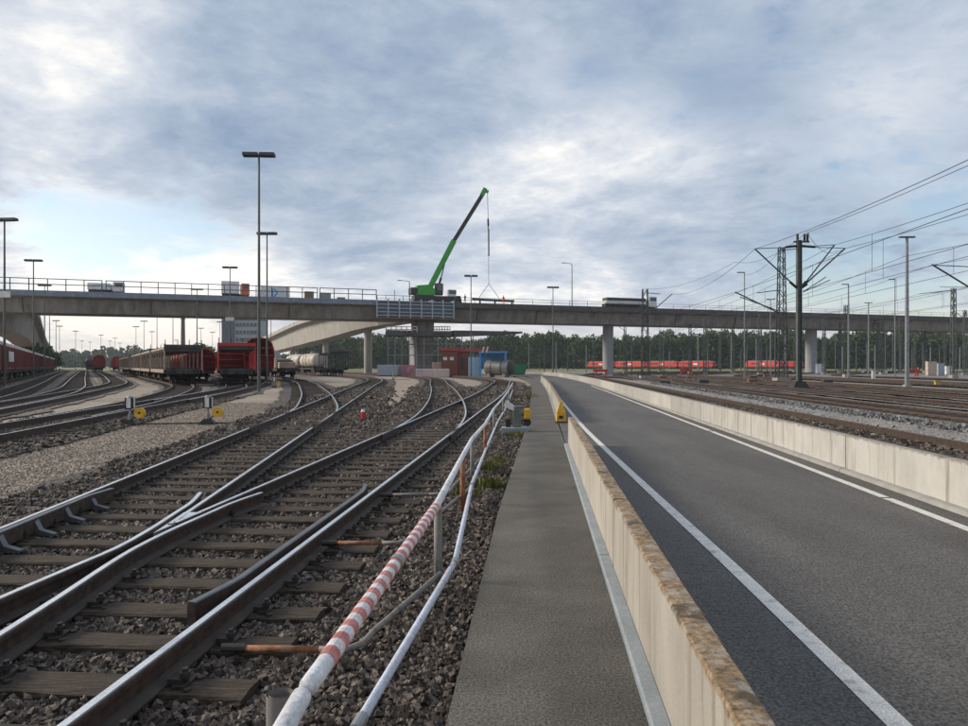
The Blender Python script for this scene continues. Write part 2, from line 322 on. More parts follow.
def wall_mat(name, top_z, face, lich=True, capdrop=.05):
    m = bpy.data.materials.new(name); m.use_nodes = True; nt = m.node_tree; N = nt.nodes; Lk = nt.links; b = N['Principled BSDF']
    b.inputs['Roughness'].default_value = .88; b.inputs['Specular IOR Level'].default_value = .25
    g = N.new('ShaderNodeNewGeometry')
    def nz(scale, st=(1,1,1), det=8):
        mp = N.new('ShaderNodeMapping'); mp.inputs['Scale'].default_value = st; Lk.new(g.outputs['Position'], mp.inputs[0])
        n = N.new('ShaderNodeTexNoise'); n.inputs['Scale'].default_value = scale; n.inputs['Detail'].default_value = det; n.inputs['Roughness'].default_value = .65; Lk.new(mp.outputs[0], n.inputs['Vector']); return n.outputs[0]
    def ramp(f, stops):
        r = N.new('ShaderNodeValToRGB'); cr = r.color_ramp
        while len(cr.elements) < len(stops): cr.elements.new(.5)
        for e, (p, c) in zip(cr.elements, stops): e.position = p; e.color = c+(1,)
        Lk.new(f, r.inputs[0]); return r.outputs[0]
    def mix(f, a, c2):
        n = N.new('ShaderNodeMix'); n.data_type = 'RGBA'; Lk.new(f, n.inputs[0]); Lk.new(a, n.inputs[6])
        if isinstance(c2, tuple): n.inputs[7].default_value = c2+(1,)
        else: Lk.new(c2, n.inputs[7])
        return n.outputs[2]
    def mr(f, a, b_, lo=0, hi=1):
        n = N.new('ShaderNodeMapRange'); n.interpolation_type = 'SMOOTHSTEP'; n.inputs[1].default_value = a; n.inputs[2].default_value = b_; n.inputs[3].default_value = lo; n.inputs[4].default_value = hi; Lk.new(f, n.inputs[0]); return n.outputs[0]
    base = ramp(nz(2.0, (1,1,.5)), [(.3, tuple(c*.82 for c in face)), (.5, face), (.7, tuple(min(.8, c*1.15) for c in face))])
    streak = mr(nz(6.5, (1,1,.07)), .50, .68, 0, .75)
    oi = N.new('ShaderNodeObjectInfo'); ov = N.new('ShaderNodeMapRange'); ov.inputs[3].default_value = .74; ov.inputs[4].default_value = 1.06; Lk.new(oi.outputs['Random'], ov.inputs[0]); sm = N.new('ShaderNodeVectorMath'); sm.operation = 'SCALE'; Lk.new(base, sm.inputs[0]); Lk.new(ov.outputs[0], sm.inputs['Scale']); base = sm.outputs[0]
    base = mix(streak, base, tuple(c*f for c, f in zip(face, (.52,.46,.40))))
    dots = mr(nz(26, (1,1,.5)), .66, .72, 0, .5); base = mix(dots, base, (.10,.09,.08))
    # ochre lichen on the coping
    sz = N.new('ShaderNodeSeparateXYZ'); Lk.new(g.outputs['Position'], sz.inputs[0])
    sn = N.new('ShaderNodeSeparateXYZ'); Lk.new(g.outputs['True Normal'], sn.inputs[0])
    zz = N.new('ShaderNodeMath'); zz.operation = 'MULTIPLY_ADD'; Lk.new(nz(9, (1,1,.3)), zz.inputs[0]); zz.inputs[1].default_value = .12; Lk.new(sz.outputs[2], zz.inputs[2])
    cap = mr(zz.outputs[0], top_z+.06-capdrop, top_z+.075-capdrop*.5)
    och = ramp(nz(32), [(.28, (.065,.046,.030)), (.42, (.16,.108,.062)), (.55, (.26,.18,.105)), (.72, (.40,.32,.23))])
    dark = mr(nz(2.6), .52, .62, 0, .8); och = mix(dark, och, (.055,.045,.03)); och = mix(mr(nz(11), .50, .62, 0, .7), och, tuple(c*.8 for c in face))
    if not lich:
        och = mix(mr(nz(6), .35, .6, .25, .8), och, tuple(c*.7 for c in face))
    c = mix(cap, base, och); Lk.new(c, b.inputs['Base Color'])
    bp = N.new('ShaderNodeBump'); bp.inputs['Strength'].default_value = .5; bp.inputs['Distance'].default_value = .012; Lk.new(nz(45), bp.inputs['Height']); Lk.new(bp.outputs[0], b.inputs['Normal'])
    return m
M_wall_l = wall_mat('left_wall_concrete', .566, (.40,.37,.32), capdrop=.035)
M_wall_r = wall_mat('right_wall_concrete', .55, (.43,.415,.385), lich=False, capdrop=.03)

# ------------------------------------------------------------------ ground, road
def sheet(name, pts, mat_, z, kind='structure', parent=None):
    m = MB(); m.add([(p[0], p[1], z) for p in pts], [tuple(range(len(pts)))]); o = m.build(name, mat_, parent)
    if o.data.polygons[0].normal.z < 0: o.data.flip_normals()
    if kind: o['kind'] = kind
    return o
def ribbon(m, line_l, line_r, z, mi=0):
    n = len(line_l); vs = [(p[0], p[1], z) for p in line_l]+[(p[0], p[1], z) for p in line_r]
    m.add(vs, [(i, n+i, n+i+1, i+1) for i in range(n-1)], mi)
sheet('ground', [(-2250,-55),(1750,-55),(1750,1412),(-2250,1412)], M_yard, -.14)
sheet('meadow', [(-300,262),(20,250),(90,235),(260,225),(900,300),(900,1396),(-900,1396),(-300,600)], M_meadow, -.10)
# right hand yard surface
sheet('yard_ground', [rd(4.75,-8)[:2], rd(140,-8)[:2], rd(190,220)[:2], rd(6,240)[:2], rd(4.75,75)[:2]], M_grey_gravel, -.12)
WY = [-6, 0, 3.3, 8, 15, 20, 30, 45, 69, 90, 120, 150]
WR = [.52, .52, .52, .52, .52, .50, .52, .5, .28, -.6, -3.2, -8]
WL = [-.42, -.42, -.42, -.46, -.40, -.36, -.42, -.5, -.9, -1.9, -4.4, -9.2]
m = MB(); ribbon(m, [rd(a, y) for a, y in zip(WL, WY)], [rd(a, y) for a, y in zip(WR, WY)], 0.0); tag(m.build('walkway', M_walk), kind='structure')
RY = [-6, 0, 10, 20, 30, 45, 62, 80, 95, 111, 125, 140]
RRd = [4.62]*6+[4.6, 4.2, 3.65, 2.7, 1.2, -1.0]
RLd = [.53]*6+[.3, -.2, -.8, -2.0, -3.6, -6]
m = MB(); ribbon(m, [rd(a, y) for a, y in zip(RLd, RY)], [rd(a, y) for a, y in zip(RRd, RY)], -.004); tag(m.build('road', M_asph), kind='structure')
# painted lines
def paint_line(name, pts, w, label, z=.001):
    ln = smooth_line(pts, .5); m = MB(); l = offset_line(ln, -w/2); r = offset_line(ln, w/2); ribbon(m, l, r, z); o = m.build(name, M_paint); tag(o, kind='structure'); return o
def xyl(ds): return [rd(d, y)[:2] for d, y in ds]
paint_line('lane_marking', xyl([(1.60,-4),(1.61,2),(1.60,3.3),(1.53,6),(1.42,9.3),(1.17,17.7),(1.12,20.4),(.95,38),(.68,66)]), .115, '')
prev = -4
for y0, y1 in ((-4, 8.95), (9.02, 18.1), (18.3, 33), (33.2, 60)):
    paint_line('lane_marking', xyl([(4.20 if y < 50 else 4.15, y) for y in np.linspace(y0, y1, 8)]), .12, '')

# ------------------------------------------------------------------ concrete barriers
def barrier_panel(par, dl, y0, y1, h, th, mt, rough=True, base=-.02, step=.06, dfun=None):
    n = max(2, int((y1-y0)/step)); prof0 = [(0,base),(0,h-.010),(.007,h-.001),(th*.5,h+.001),(th-.007,h-.001),(th,h-.010),(th,base)]
    m = MB(); k = len(prof0); vs = []
    for i in range(n+1):
        y = y0+(y1-y0)*i/n; dd = dl if dfun is None else dfun(y)
        for j, (x, z) in enumerate(prof0):
            jx = jz = 0
            if rough and j in (1,2,3,4,5):
                jx = mnoise.noise(Vector((x*30, y*13, z*9)))*.004; jz = mnoise.noise(Vector((x*40+9, y*15, 3)))*.004
            vs.append(rd(dd+x+jx, y, z+jz))
    fs = [(i*k+j, i*k+j+1, (i+1)*k+j+1, (i+1)*k+j) for i in range(n) for j in range(k-1)]
    fs += [tuple(range(k)), tuple(range(n*k+k-1, n*k-1, -1))]
    m.add(vs, fs); o = m.build('panel', mt, par, world=True)
    return o
KERB = mat('kerb_bluegrey', [(.21,.235,.25),(.30,.33,.345)], 3, .7, fine=.12, fscale=60)
bw = thing('concrete_barrier', 'near low concrete barrier topped with ochre lichen between walkway and road', 'barrier', rd(.57, 15))
for a, b in ((-4, 1.2), (1.22, 5.73), (5.77, 10.34), (10.38, 15.0)): barrier_panel(bw, .57, a, b, .566, .115, M_wall_l)
for a, b in ((-4, 1.5), (1.51, 6.1), (6.12, 10.6), (10.62, 14.9)):
    m = MB()
    pr = [(.485,0),(.485,.032),(.495,.042),(.567,.042),(.567,0)]
    k = len(pr); vs = [rd(x, y, z) for y in (a, b) for x, z in pr]
    m.add(vs, [(j, j+1, k+j+1, k+j) for j in range(k-1)]+[tuple(range(k))[::-1], tuple(range(k, 2*k))]); m.build('kerb', KERB, bw, world=True)
bf = thing('concrete_barrier', 'far low concrete barrier with weathered top beyond the gap beside the walkway', 'barrier', rd(.55, 21))
fun = lambda y: .55 if y < 42 else .55-(y-42)**1.35*.0036
ys = [21.3, 26, 30.6, 35.2, 40, 46, 52, 58, 64, 70, 78]
for a, b in zip(ys[:-1], ys[1:]): barrier_panel(bf, 0, a, b-.03, .566, .115, M_wall_l, rough=False, step=1.2, dfun=fun)
for a, b in zip(ys[:-1], ys[1:]):
    m = MB(); vs = [rd(fun(y)+x, y, z) for y in (a, b-.03) for x, z in ((-.085,0),(-.085,.04),(-.003,.04),(-.003,0))]
    m.add(vs, [(0,1,5,4),(1,2,6,5),(2,3,7,6),(0,3,2,1),(4,5,6,7)]); m.build('kerb', KERB, bf, world=True)
br = thing('concrete_barrier', 'long pale concrete wall along the right edge of the road', 'wall', rd(4.6, 20))
fr = lambda y: float(np.interp(y, RY, RRd))
ys = [-4, 1.2, 6.2, 11.2, 16.2, 21.2, 26.2, 31.2, 36.2, 41.2, 46.2, 51.2, 56.2, 62, 68, 74, 80, 88, 95, 103, 111, 118, 125, 132]
for a, b in zip(ys[:-1], ys[1:]):
    barrier_panel(br, 0, a, b-.025, .55, .14, M_wall_r, rough=b < 30, step=.15 if b < 30 else 1.5, dfun=fr)
for a, b in zip(ys[:-1], ys[1:]):
    m = MB(); vs = [rd(fr(y)+x, y, z) for y in (a, b-.02) for x, z in ((-.10,0),(-.085,.05),(-.003,.06),(-.003,0))]
    m.add(vs, [(0,1,5,4),(1,2,6,5),(2,3,7,6),(0,3,2,1),(4,5,6,7)]); m.build('kerb', M_conc_f, br, world=True)
# yellow wall-end marker
e = rd(.60, 20.9); yt = thing('end_marker', 'yellow pointed marker at the end of the far barrier', 'marker', e)
m = MB(); w = .14
m.add([(-w,-.05,0),(w,-.05,0),(w,.20,0),(-w,.20,0),(-w*.9,-.03,.30),(w*.9,-.03,.30),(w*.9,.16,.30),(-w*.9,.16,.30),(-.03,.05,.60),(.03,.05,.60),(.03,.10,.60),(-.03,.10,.60)],
      [(3,2,1,0),(0,1,5,4),(1,2,6,5),(2,3,7,6),(3,0,4,7),(4,5,9,8),(5,6,10,9),(6,7,11,10),(7,4,8,11),(8,9,10,11)]); m.build('wedge', M_yellow, yt, bevel=.01)
m = MB(); m.box(-w-.02, w+.02, -.08, .24, 0, .035); m.build('foot', M_dark, yt)
m = MB(); m.box(-.07, .05, -.062, -.045, .12, .20); m.build('dark_patch', M_dark, yt)

# ------------------------------------------------------------------ tracks
RAIL = [(-.066,-.16),(-.066,-.148),(-.009,-.122),(-.009,-.046),(-.033,-.037),(-.034,-.013),(-.028,-.004),(-.020,0),(.020,0),(.028,-.004),(.034,-.013),(.033,-.037),(.009,-.046),(.009,-.122),(.066,-.148),(.066,-.16)]
RAILM = [3,3,0,0,0,0,2,1,2,0,0,0,0,3,3,0]
RAIL_S = [(-.04,-.16),(-.036,-.010),(-.022,0),(.022,0),(.036,-.010),(.04,-.16)]; RAIL_SM = [0,0,1,0,0,0]
ZR = .10; G = .7525
def rail(par, line, full=True, mats=None, name='rail', z=ZR):
    m = MB(); P, Q = (RAIL, RAILM) if full else (RAIL_S, RAIL_SM)
    m.sweep(P, v3(line, z), mids=Q); return m.build(name, mats or [M_rust, M_steel, M_edge, M_foot], par, world=True)
def clip(line, y0, y1): return [p for p in line if y0 <= p.y <= y1]
BED = [0]
def bed(par, line, w, mt, dz=0):
    BED[0] += 1; m = MB(); jl = [a_+(a_-b_).normalized()*mnoise.noise(Vector((a_.x*.7, a_.y*.7, w)))*.45 for a_, b_ in zip(offset_line(line, -w), line)]; jr = [a_+(a_-b_).normalized()*mnoise.noise(Vector((a_.x*.7, a_.y*.7, 9+w)))*.45 for a_, b_ in zip(offset_line(line, w), line)]; ribbon(m, jl, jr, -.108+dz+.0012*(BED[0]%18)); return m.build('ballast_bed', mt, par, world=True)
sl_mesh = {}
def sleeper_obj(par, c, ang, length, mt=M_sleeper, w=.24):
    key = (round(length, 1), random.randrange(4))
    if key not in sl_mesh:
        L = key[0]; m = MB(); n = 12; top = []
        prof = [(-w/2,-.20),(-w/2,-.068),(-w/2+.015,-.056),(0,-.052),(w/2-.015,-.056),(w/2,-.068),(w/2,-.20)]
        vs = []
        for i in range(n+1):
            x = -L/2+L*i/n
            for j, (y, z) in enumerate(prof): vs.append((x, y+random.uniform(-.006,.006), z+random.uniform(-.005,.005)))
        k = len(prof)
        fs = [(i*k+j, (i+1)*k+j, (i+1)*k+j+1, i*k+j+1) for i in range(n) for j in range(k-1)]+[tuple(range(k)), tuple(range(n*k+k-1, n*k-1, -1))]
        m.add(vs, fs); me_o = m.build('sleeper', mt); sl_mesh[key] = me_o.data; bpy.data.objects.remove(me_o)
    o = bpy.data.objects.new('sleeper', sl_mesh[key]); col.objects.link(o); o.parent = par
    p = wmat(par).inverted() @ Vector((c[0], c[1], random.uniform(-.006,.004))); o.location = p; o.rotation_euler = (0, 0, ang+random.uniform(-.012,.012)); return o
def along(line, s0=0, spacing=.6):
    out = []; acc = s0
    for a, b in zip(line[:-1], line[1:]):
        L = (b-a).length; t = (b-a)/L
        while acc < L: out.append((a+t*acc, math.atan2(t.y, t.x)-math.pi/2)); acc += spacing
        acc -= L
    return out
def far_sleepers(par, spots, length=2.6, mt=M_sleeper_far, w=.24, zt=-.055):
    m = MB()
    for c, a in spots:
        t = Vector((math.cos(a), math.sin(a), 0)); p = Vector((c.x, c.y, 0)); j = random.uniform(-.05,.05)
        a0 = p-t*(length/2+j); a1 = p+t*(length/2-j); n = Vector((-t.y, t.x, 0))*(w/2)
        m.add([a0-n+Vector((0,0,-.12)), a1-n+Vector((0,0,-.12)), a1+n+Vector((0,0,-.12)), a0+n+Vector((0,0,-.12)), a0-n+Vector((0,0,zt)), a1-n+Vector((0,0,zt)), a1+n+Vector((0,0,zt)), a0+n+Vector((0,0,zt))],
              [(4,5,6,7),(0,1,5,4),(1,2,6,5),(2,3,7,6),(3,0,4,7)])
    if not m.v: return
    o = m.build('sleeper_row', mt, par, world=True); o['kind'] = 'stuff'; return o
# fastening (plate, clips and bolts on both sides of the rail)
m = MB(); m.box(-.17,.17,-.075,.075,-.075,-.058)
for s in (-1, 1):
    m.box(s*.115-.028, s*.115+.028, -.05, .05, -.058, -.030); m.box(s*.088-.03, s*.088+.03, -.03, .03, -.035, -.012)
    m.tube([(s*.118,-.0,-.04),(s*.118,-.0,.022)], .013, 6); m.tube([(s*.118,0,-.012),(s*.118,0,.008)], .024, 6)
    m.tube([(s*.155,-.05,-.06),(s*.155,-.05,-.035)], .016, 6); m.tube([(s*.155,.05,-.06),(s*.155,.05,-.035)], .016, 6)
_fo = m.build('rail_fastening', mat('fastening_iron', [(.03,.024,.02),(.07,.058,.05)], 14, .5, metal=.3)); FAST = _fo.data; bpy.data.objects.remove(_fo)
def fasten(par, x, y, ang):
    o = bpy.data.objects.new('rail_fastening', FAST); col.objects.link(o); o.parent = par
    o.location = wmat(par).inverted() @ Vector((x, y, 0.0)); o.rotation_euler = (0, 0, ang); o.scale = (1.25, 1.5, 1.3); return o

TR = {}
def Lx(Y):                                            # centre of the diverging track near the camera
    if Y <= 6.9: u = max(0, Y+9.3); return -2.75+SL*Y-1.5*(u/16.2)**2
    return -3.73-.1095*(Y-6.9)
TR['R'] = [(-2.75+SL*y, y) for y in (-4, 0, 8, 16, 25, 40)]+[(1.35,62),(1.75,80),(-1.2,102),(-8.5,124),(-23,158),(-55,220)]
TR['R2'] = [(-2.75+SL*12, 12), (-1.44,17.2),(-1.32,22),(-1.5,28.5),(-2.1,39.6),(-3.6,60),(-7.6,101),(-19,140),(-55,205)]
TR['L'] = [(Lx(y), y) for y in (-4, -1, 2, 4, 6, 8, 11, 15, 25, 40, 60, 79)]+[(-16.2,102),(-25,125),(-46,168),(-115,300)]
TR['L2'] = [(Lx(13), 13),(Lx(18), 18),(-5.75,25),(-7.2,32),(-10.6,46),(-19.2,77),(-31,108),(-60,165),(-128,300)]
TR['T1'] = [(-7.3,-8),(-9.5,5),(-11.3,15.9),(-12.85,25),(-17,50),(-20.8,62),(-27.2,80),(-43.5,120),(-136,300)]
TR['T1b'] = [(-11.5,17),(-12.5,22),(-14.7,31.7),(-20.5,50),(-25.4,62),(-40,90),(-150,298)]
TR['T1c'] = [(-13.6,31),(-15.4,42),(-18.9,60),(-23.8,78),(-28.4,93),(-48,145),(-126,298)]
TR['T1d'] = [(-27.4,72),(-33.2,85),(-40.5,100),(-65,150),(-141,298)]
TR['T2'] = [(-11,5),(-14.5,16),(-18.6,28.5),(-24.5,45),(-32.3,65),(-45,90),(-158,300)]
TR['T2b'] = [(-15.7,20),(-18.9,29),(-23.2,40),(-30,54),(-37.5,68),(-51,93),(-162,300)]
TR['T3'] = [(-14,10),(-18,22),(-24.3,36),(-42.5,70),(-62.5,106),(-169,300)]
TR['T4'] = [(-8.2-.55*y, y) for y in (10, 40, 80, 150, 300, 420)]
LINES = {k: smooth_line(v, .45 if k in ('R','L') else 1.0) for k, v in TR.items()}
tlab = {'R': 'nearest railway track with guard rail running beside the white pipe railing',
        'R2': 'track branching left off the nearest track towards the brown hut',
        'L': 'track crossing the nearest one at the frog and leading away left',
        'L2': 'curved track branching off beyond the yellow switch weights towards the tank wagons',
        'T1': 'track leading behind the switch lanterns to the red car carrier wagon',
        'T1b': 'track branching off behind the switch lanterns to the beige car carrier wagon',
        'T1c': 'track under the bright red hooded wagon beside the tall masts',
        'T1d': 'track between the two car carrier trains, under the red wagons',
        'T2': 'curving track in the gravel left of the beige car carrier train',
        'T2b': 'short branch of the curving track left of the beige car carrier train',
        'T3': 'track just in front of the long dark red covered wagons',
        'T4': 'track under the long dark red covered wagons at the left edge'}
TH = {}
for k in TR:
    p = LINES[k][0]; TH[k] = thing('railway_track', tlab[k], 'railway track', (p.x, p.y, -.1), group='tracks of the left yard')
# the near turnout: long sleepers shared by both tracks belong to the near track
angR = math.atan2(1, SL)-math.pi/2
y = 1.6; SP = []
while y < 15:
    xl = Lx(y)-G-.5 ; xr = -2.75+SL*y+G+.52
    if y > 12: pass
    cx = (xl+xr)/2; sleeper_obj(TH['R'], (cx, y-(cx-(-2.75+SL*y))*SL), angR, (xr-xl))
    SP.append(y); y += .585+random.uniform(-.015,.015)
ystart = y
lineR = LINES['R']; lineL = LINES['L']
spR = along(clip(lineR, ystart, 230), 0, .62); spL = along(clip(lineL, ystart, 230), .3, .62)
for sp, par, L in ((spR, TH['R'], 2.6), (spL, TH['L'], 2.6)):
    for c, a in sp:
        if c.y < 46: sleeper_obj(par, c, a, L+(1.0 if (par is TH['R'] and 15 < c.y < 27) else 0))
    far_sleepers(par, [s for s in sp if s[0].y >= 46])
for k in ('R', 'L'):
    bed(TH[k], clip(LINES[k], -4, 230), 2.1, M_bed)
# rails R
Eline = offset_line(lineR, G); Nline = offset_line(lineR, -G); Aline = offset_line(lineL, -G); Cline = offset_line(lineL, G)
YN = 6.95
rail(TH['R'], clip(Eline, -4, 34)); rail(TH['R'], [p for p in Eline if p.y > 33.5], False)
rail(TH['R'], clip(Nline, YN-.15, 34)); rail(TH['R'], [p for p in Nline if p.y > 33.5], False)
rail(TH['L'], clip(Aline, -4, 34)); rail(TH['L'], [p for p in Aline if p.y > 33.5], False)
rail(TH['L'], clip(Cline, YN+.05, 34)); rail(TH['L'], [p for p in Cline if p.y > 33.5], False)
# wing rails: run to the frog, then bend alongside the other rail
def interp(line, y): return Vector((float(np.interp(y, [p.y for p in line], [p.x for p in line])), y))
wb = clip(Nline, -4, 6.25); t = [interp(Cline, yy)+Vector((-.115-(max(0, yy-8.2)*.13), 0)) for yy in (6.9, 7.3, 7.7, 8.1, 8.5, 8.8)]
rail(TH['R'], smooth_line(wb[::4]+[wb[-1]]+t, .25), name='wing_rail')
wc = clip(Cline, -4, 6.25); t = [interp(Nline, yy)+Vector((.115+(max(0, yy-8.2)*.13), 0)) for yy in (6.9, 7.3, 7.7, 8.1, 8.5, 8.8)]
rail(TH['L'], smooth_line(wc[::4]+[wc[-1]]+t, .25), name='wing_rail')
m = MB(); a = interp(Nline, 6.75); b = interp(Nline, 7.6); c = interp(Cline, 7.6)
m.add([(a.x,6.7,ZR-.012),(b.x+.03,7.6,ZR-.001),(c.x-.03,7.6,ZR-.001),(a.x,6.7,-.06),(b.x+.03,7.6,-.06),(c.x-.03,7.6,-.06)], [(0,1,2),(0,3,4,1),(2,5,3,0),(1,4,5,2)]); m.build('frog_nose', M_steel, TH['R'], world=True)
# guard rails
GR = [(-.03,-.13),(-.03,.0),(-.022,.018),(.02,.018),(.026,.01),(.026,-.13)]
GRm = [0,1,1,1,0,0]
def guard(par, line, sgn, y0, y1):
    pts = []
    for yy in np.linspace(y0, y1, 26):
        fl = max(0, (y0+.5)-yy, yy-(y1-.5))*.16; p = interp(line, yy); pts.append(Vector((p.x+sgn*(.115+fl), yy, ZR)))
    m = MB(); m.sweep(GR, pts, mids=GRm); m.build('guard_rail', [M_rust, MATS['guard_top']], par, world=True)
mat('guard_top', [(.10,.105,.115),(.16,.165,.175)], 6, .45, metal=.5)
guard(TH['R'], Eline, -1, 4.65, 9.3); guard(TH['L'], Aline, 1, 5.4, 9.0)
for i, yy in enumerate((4.9, 6.1, 7.3, 8.5)):           # stays between guard rail and running rail
    p = interp(Eline, yy); m = MB(); m.box(p.x-.10, p.x-.01, yy-.06, yy+.06, -.04, .03); m.build('guard_stay', M_dark, TH['R'], world=True)
p = interp(Eline, 4.75); m = MB(); m.add([(p.x-.30,4.72,-.05),(p.x-.16,4.72,-.05),(p.x-.16,4.74,.085),(p.x-.19,4.74,.085),(p.x-.30,4.82,-.05),(p.x-.16,4.82,-.05),(p.x-.16,4.80,.085),(p.x-.19,4.80,.085)], [(0,1,2,3),(7,6,5,4),(0,4,5,1),(1,5,6,2),(2,6,7,3),(3,7,4,0)]); m.build('guard_bracket', M_dark, TH['R'], world=True)
for yy in (6.6, 7.25, 7.9, 8.55):
    p = interp(Aline, yy); m = MB(); x = p.x
    pr = [(x+.10,.10),(x+.135,.10),(x+.19,0),(x+.33,-.04),(x+.33,-.055),(x+.10,-.055)]
    m.add([(xx, yy-.035, zz) for xx, zz in pr]+[(xx, yy+.035, zz) for xx, zz in pr], [(0,1,2,3,4,5),(11,10,9,8,7,6)]+[(j, 6+j, 6+(j+1)%6, (j+1)%6) for j in range(6)])
    m.build('guard_bracket', MATS['guard_top'], TH['L'], world=True)
# fastenings where sleepers meet rails
for yy in SP+[c.y for c, a in spR if c.y < 19]:
    for ln, par in ((Eline, 'R'), (Nline, 'R'), (Aline, 'L'), (Cline, 'L')):
        if yy > 15 and par == 'L': continue
        if ln is Nline and 6.2 < yy < 7.6: continue
        if ln is Cline and 5.9 < yy < 9.0: continue
        p = interp(ln, yy); q = interp(ln, yy+.3); p2 = Vector((p.x, yy-(p.x-(-2.75+SL*yy))*SL)); p2.x = interp(ln, p2.y).x
        fasten(TH[par], p2.x, p2.y, math.atan2(q.y-p.y, q.x-p.x)-math.pi/2)
for c, a in spL:
    if c.y < 19:
        for s in (-G, G):
            t = Vector((math.cos(a), math.sin(a)))*s; fasten(TH['L'], c.x+t.x, c.y+t.y, a)
# the other tracks on the left
def plain_track(k, y0, y1, near=0, mt=M_bed, rails=None, length=2.6, w=2.0, dz=0):
    ln = clip(LINES[k], y0, y1); par = TH[k]; bed(par, ln, w, mt, dz)
    sp = along(ln, .2, .63)
    for c, a in sp:
        if c.y < near: sleeper_obj(par, c, a, length)
    far_sleepers(par, [s for s in sp if s[0].y >= near], length, zt=-.055+(dz*.9 if dz else 0))
    for s in (-G, G): rail(par, offset_line(ln, s), False, rails)
plain_track('R2', 16, 200); plain_track('L2', 17, 280); plain_track('T1', 0, 290, 36)
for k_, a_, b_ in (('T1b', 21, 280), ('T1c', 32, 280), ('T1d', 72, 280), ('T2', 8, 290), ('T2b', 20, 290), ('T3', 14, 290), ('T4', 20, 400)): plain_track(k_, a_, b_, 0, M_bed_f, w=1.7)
# tracks of the right yard
RQ = [('Q1', 7.6), ('Q2', 12.9), ('Q3', 16.9), ('Q4', 21.2), ('Q5', 25.6), ('Q6', 34), ('Q7', 38.5), ('Q8', 50)]
ordn = ['first','second','third','fourth','fifth','sixth','seventh','eighth','ninth','tenth','eleventh']
for i, (k, d) in enumerate(RQ):
    bend = lambda y, d=d: d+SL*y+(0 if y < 110 else (y-110)**2*(.0012+.00012*d))
    TR[k] = [(bend(y), y) for y in (-5, 10, 30, 60, 90, 120, 150, 190, 240)]; LINES[k] = smooth_line(TR[k], 1.5)
    TH[k] = thing('railway_track', f'{ordn[i]} straight rusty track to the right of the pale concrete wall', 'railway track', (d, 0, -.1), group='tracks of the right yard')
    if i == 0:
        plain_track(k, 2, 230, 40, M_bed, [M_rust, M_rust_r], w=1.7)
    else: plain_track(k, 4, 235, 0, M_bed_r, [M_rust_r, M_steel_b], w=1.75, dz=.115)
for i, (a, b, y0, y1) in enumerate((('Q2', 'Q4', 62, 118), ('Q4', 'Q6', 55, 125), ('Q3', 'Q1', 78, 128), ('Q7', 'Q5', 66, 120))):
    da = dict(RQ)[a]; db = dict(RQ)[b]; k = 'X%d' % i
    TR[k] = [(da+(db-da)*(3*t*t-2*t**3)+SL*(y0+(y1-y0)*t), y0+(y1-y0)*t) for t in np.linspace(0, 1, 9)]; LINES[k] = smooth_line(TR[k], 1.5)
    TH[k] = thing('railway_track', f'crossover linking the {ordn[int(a[1:])-1]} and {ordn[int(b[1:])-1]} tracks right of the wall', 'railway track', (TR[k][0][0], y0, -.1), group='crossovers of the right yard')
    plain_track(k, y0-1, y1+1, 0, M_bed_r, [M_rust_r, M_steel_b], w=1.6, dz=.115)
# ------------------------------------------------------------------ loose ballast stones
def rock_variants(n=14):
    V = np.array([(-1,-1,-1),(1,-1,-1),(1,1,-1),(-1,1,-1),(-1,-1,1),(1,-1,1),(1,1,1),(-1,1,1),(0,0,.9)])*.8
    Fq = [(3,2,1,0),(0,1,5,4),(1,2,6,5),(2,3,7,6),(3,0,4,7)]; Fc = [(4,5,8),(5,6,8),(6,7,8),(7,4,8)]
    for q in Fq: Fc += [(q[0],q[1],q[2]),(q[0],q[2],q[3])]
    out = []
    for _ in range(n):
        W = V*rng.uniform(.6, 1.12, (9,1))+rng.uniform(-.15,.15,(9,3)); out.append(W*np.array([rng.uniform(.9,1.45), rng.uniform(.65,1), rng.uniform(.5,.85)]))
    return out, np.array(Fc)
RV, RF = rock_variants()
def stones(name, pos, size, mt, label):
    n = len(pos); base = np.array(RV)[rng.integers(0, len(RV), n)]
    a = rng.uniform(0, 2*np.pi, n); b = rng.uniform(-1.1, 1.1, n); c = rng.uniform(-1.1, 1.1, n)
    ca, sa, cb, sb, cc, sc_ = np.cos(a), np.sin(a), np.cos(b), np.sin(b), np.cos(c), np.sin(c); z0 = np.zeros(n); o1 = np.ones(n)
    Rz = np.stack([np.stack([ca,-sa,z0],1), np.stack([sa,ca,z0],1), np.stack([z0,z0,o1],1)],1)
    Ry = np.stack([np.stack([cb,z0,sb],1), np.stack([z0,o1,z0],1), np.stack([-sb,z0,cb],1)],1)
    Rx = np.stack([np.stack([o1,z0,z0],1), np.stack([z0,cc,-sc_],1), np.stack([z0,sc_,cc],1)],1)
    v = np.einsum('nij,nvj->nvi', Rz@Ry@Rx, base)*size[:,None,None]+pos[:,None,:]
    v = v.reshape(-1,3).astype(np.float32); f = (RF[None]+(np.arange(n)*9)[:,None,None]).reshape(-1).astype(np.int32)
    me = bpy.data.meshes.new(name); me.vertices.add(len(v)); me.vertices.foreach_set('co', v.ravel()); me.loops.add(len(f)); me.loops.foreach_set('vertex_index', f)
    nt_ = len(f)//3; me.polygons.add(nt_); me.polygons.foreach_set('loop_start', np.arange(nt_, dtype=np.int32)*3); me.polygons.foreach_set('loop_total', np.full(nt_, 3, np.int32))
    me.update(); me.validate(); me.shade_flat(); me.materials.append(mt); o = bpy.data.objects.new(name, me); col.objects.link(o); return tag(o, label, 'ballast', kind='stuff')
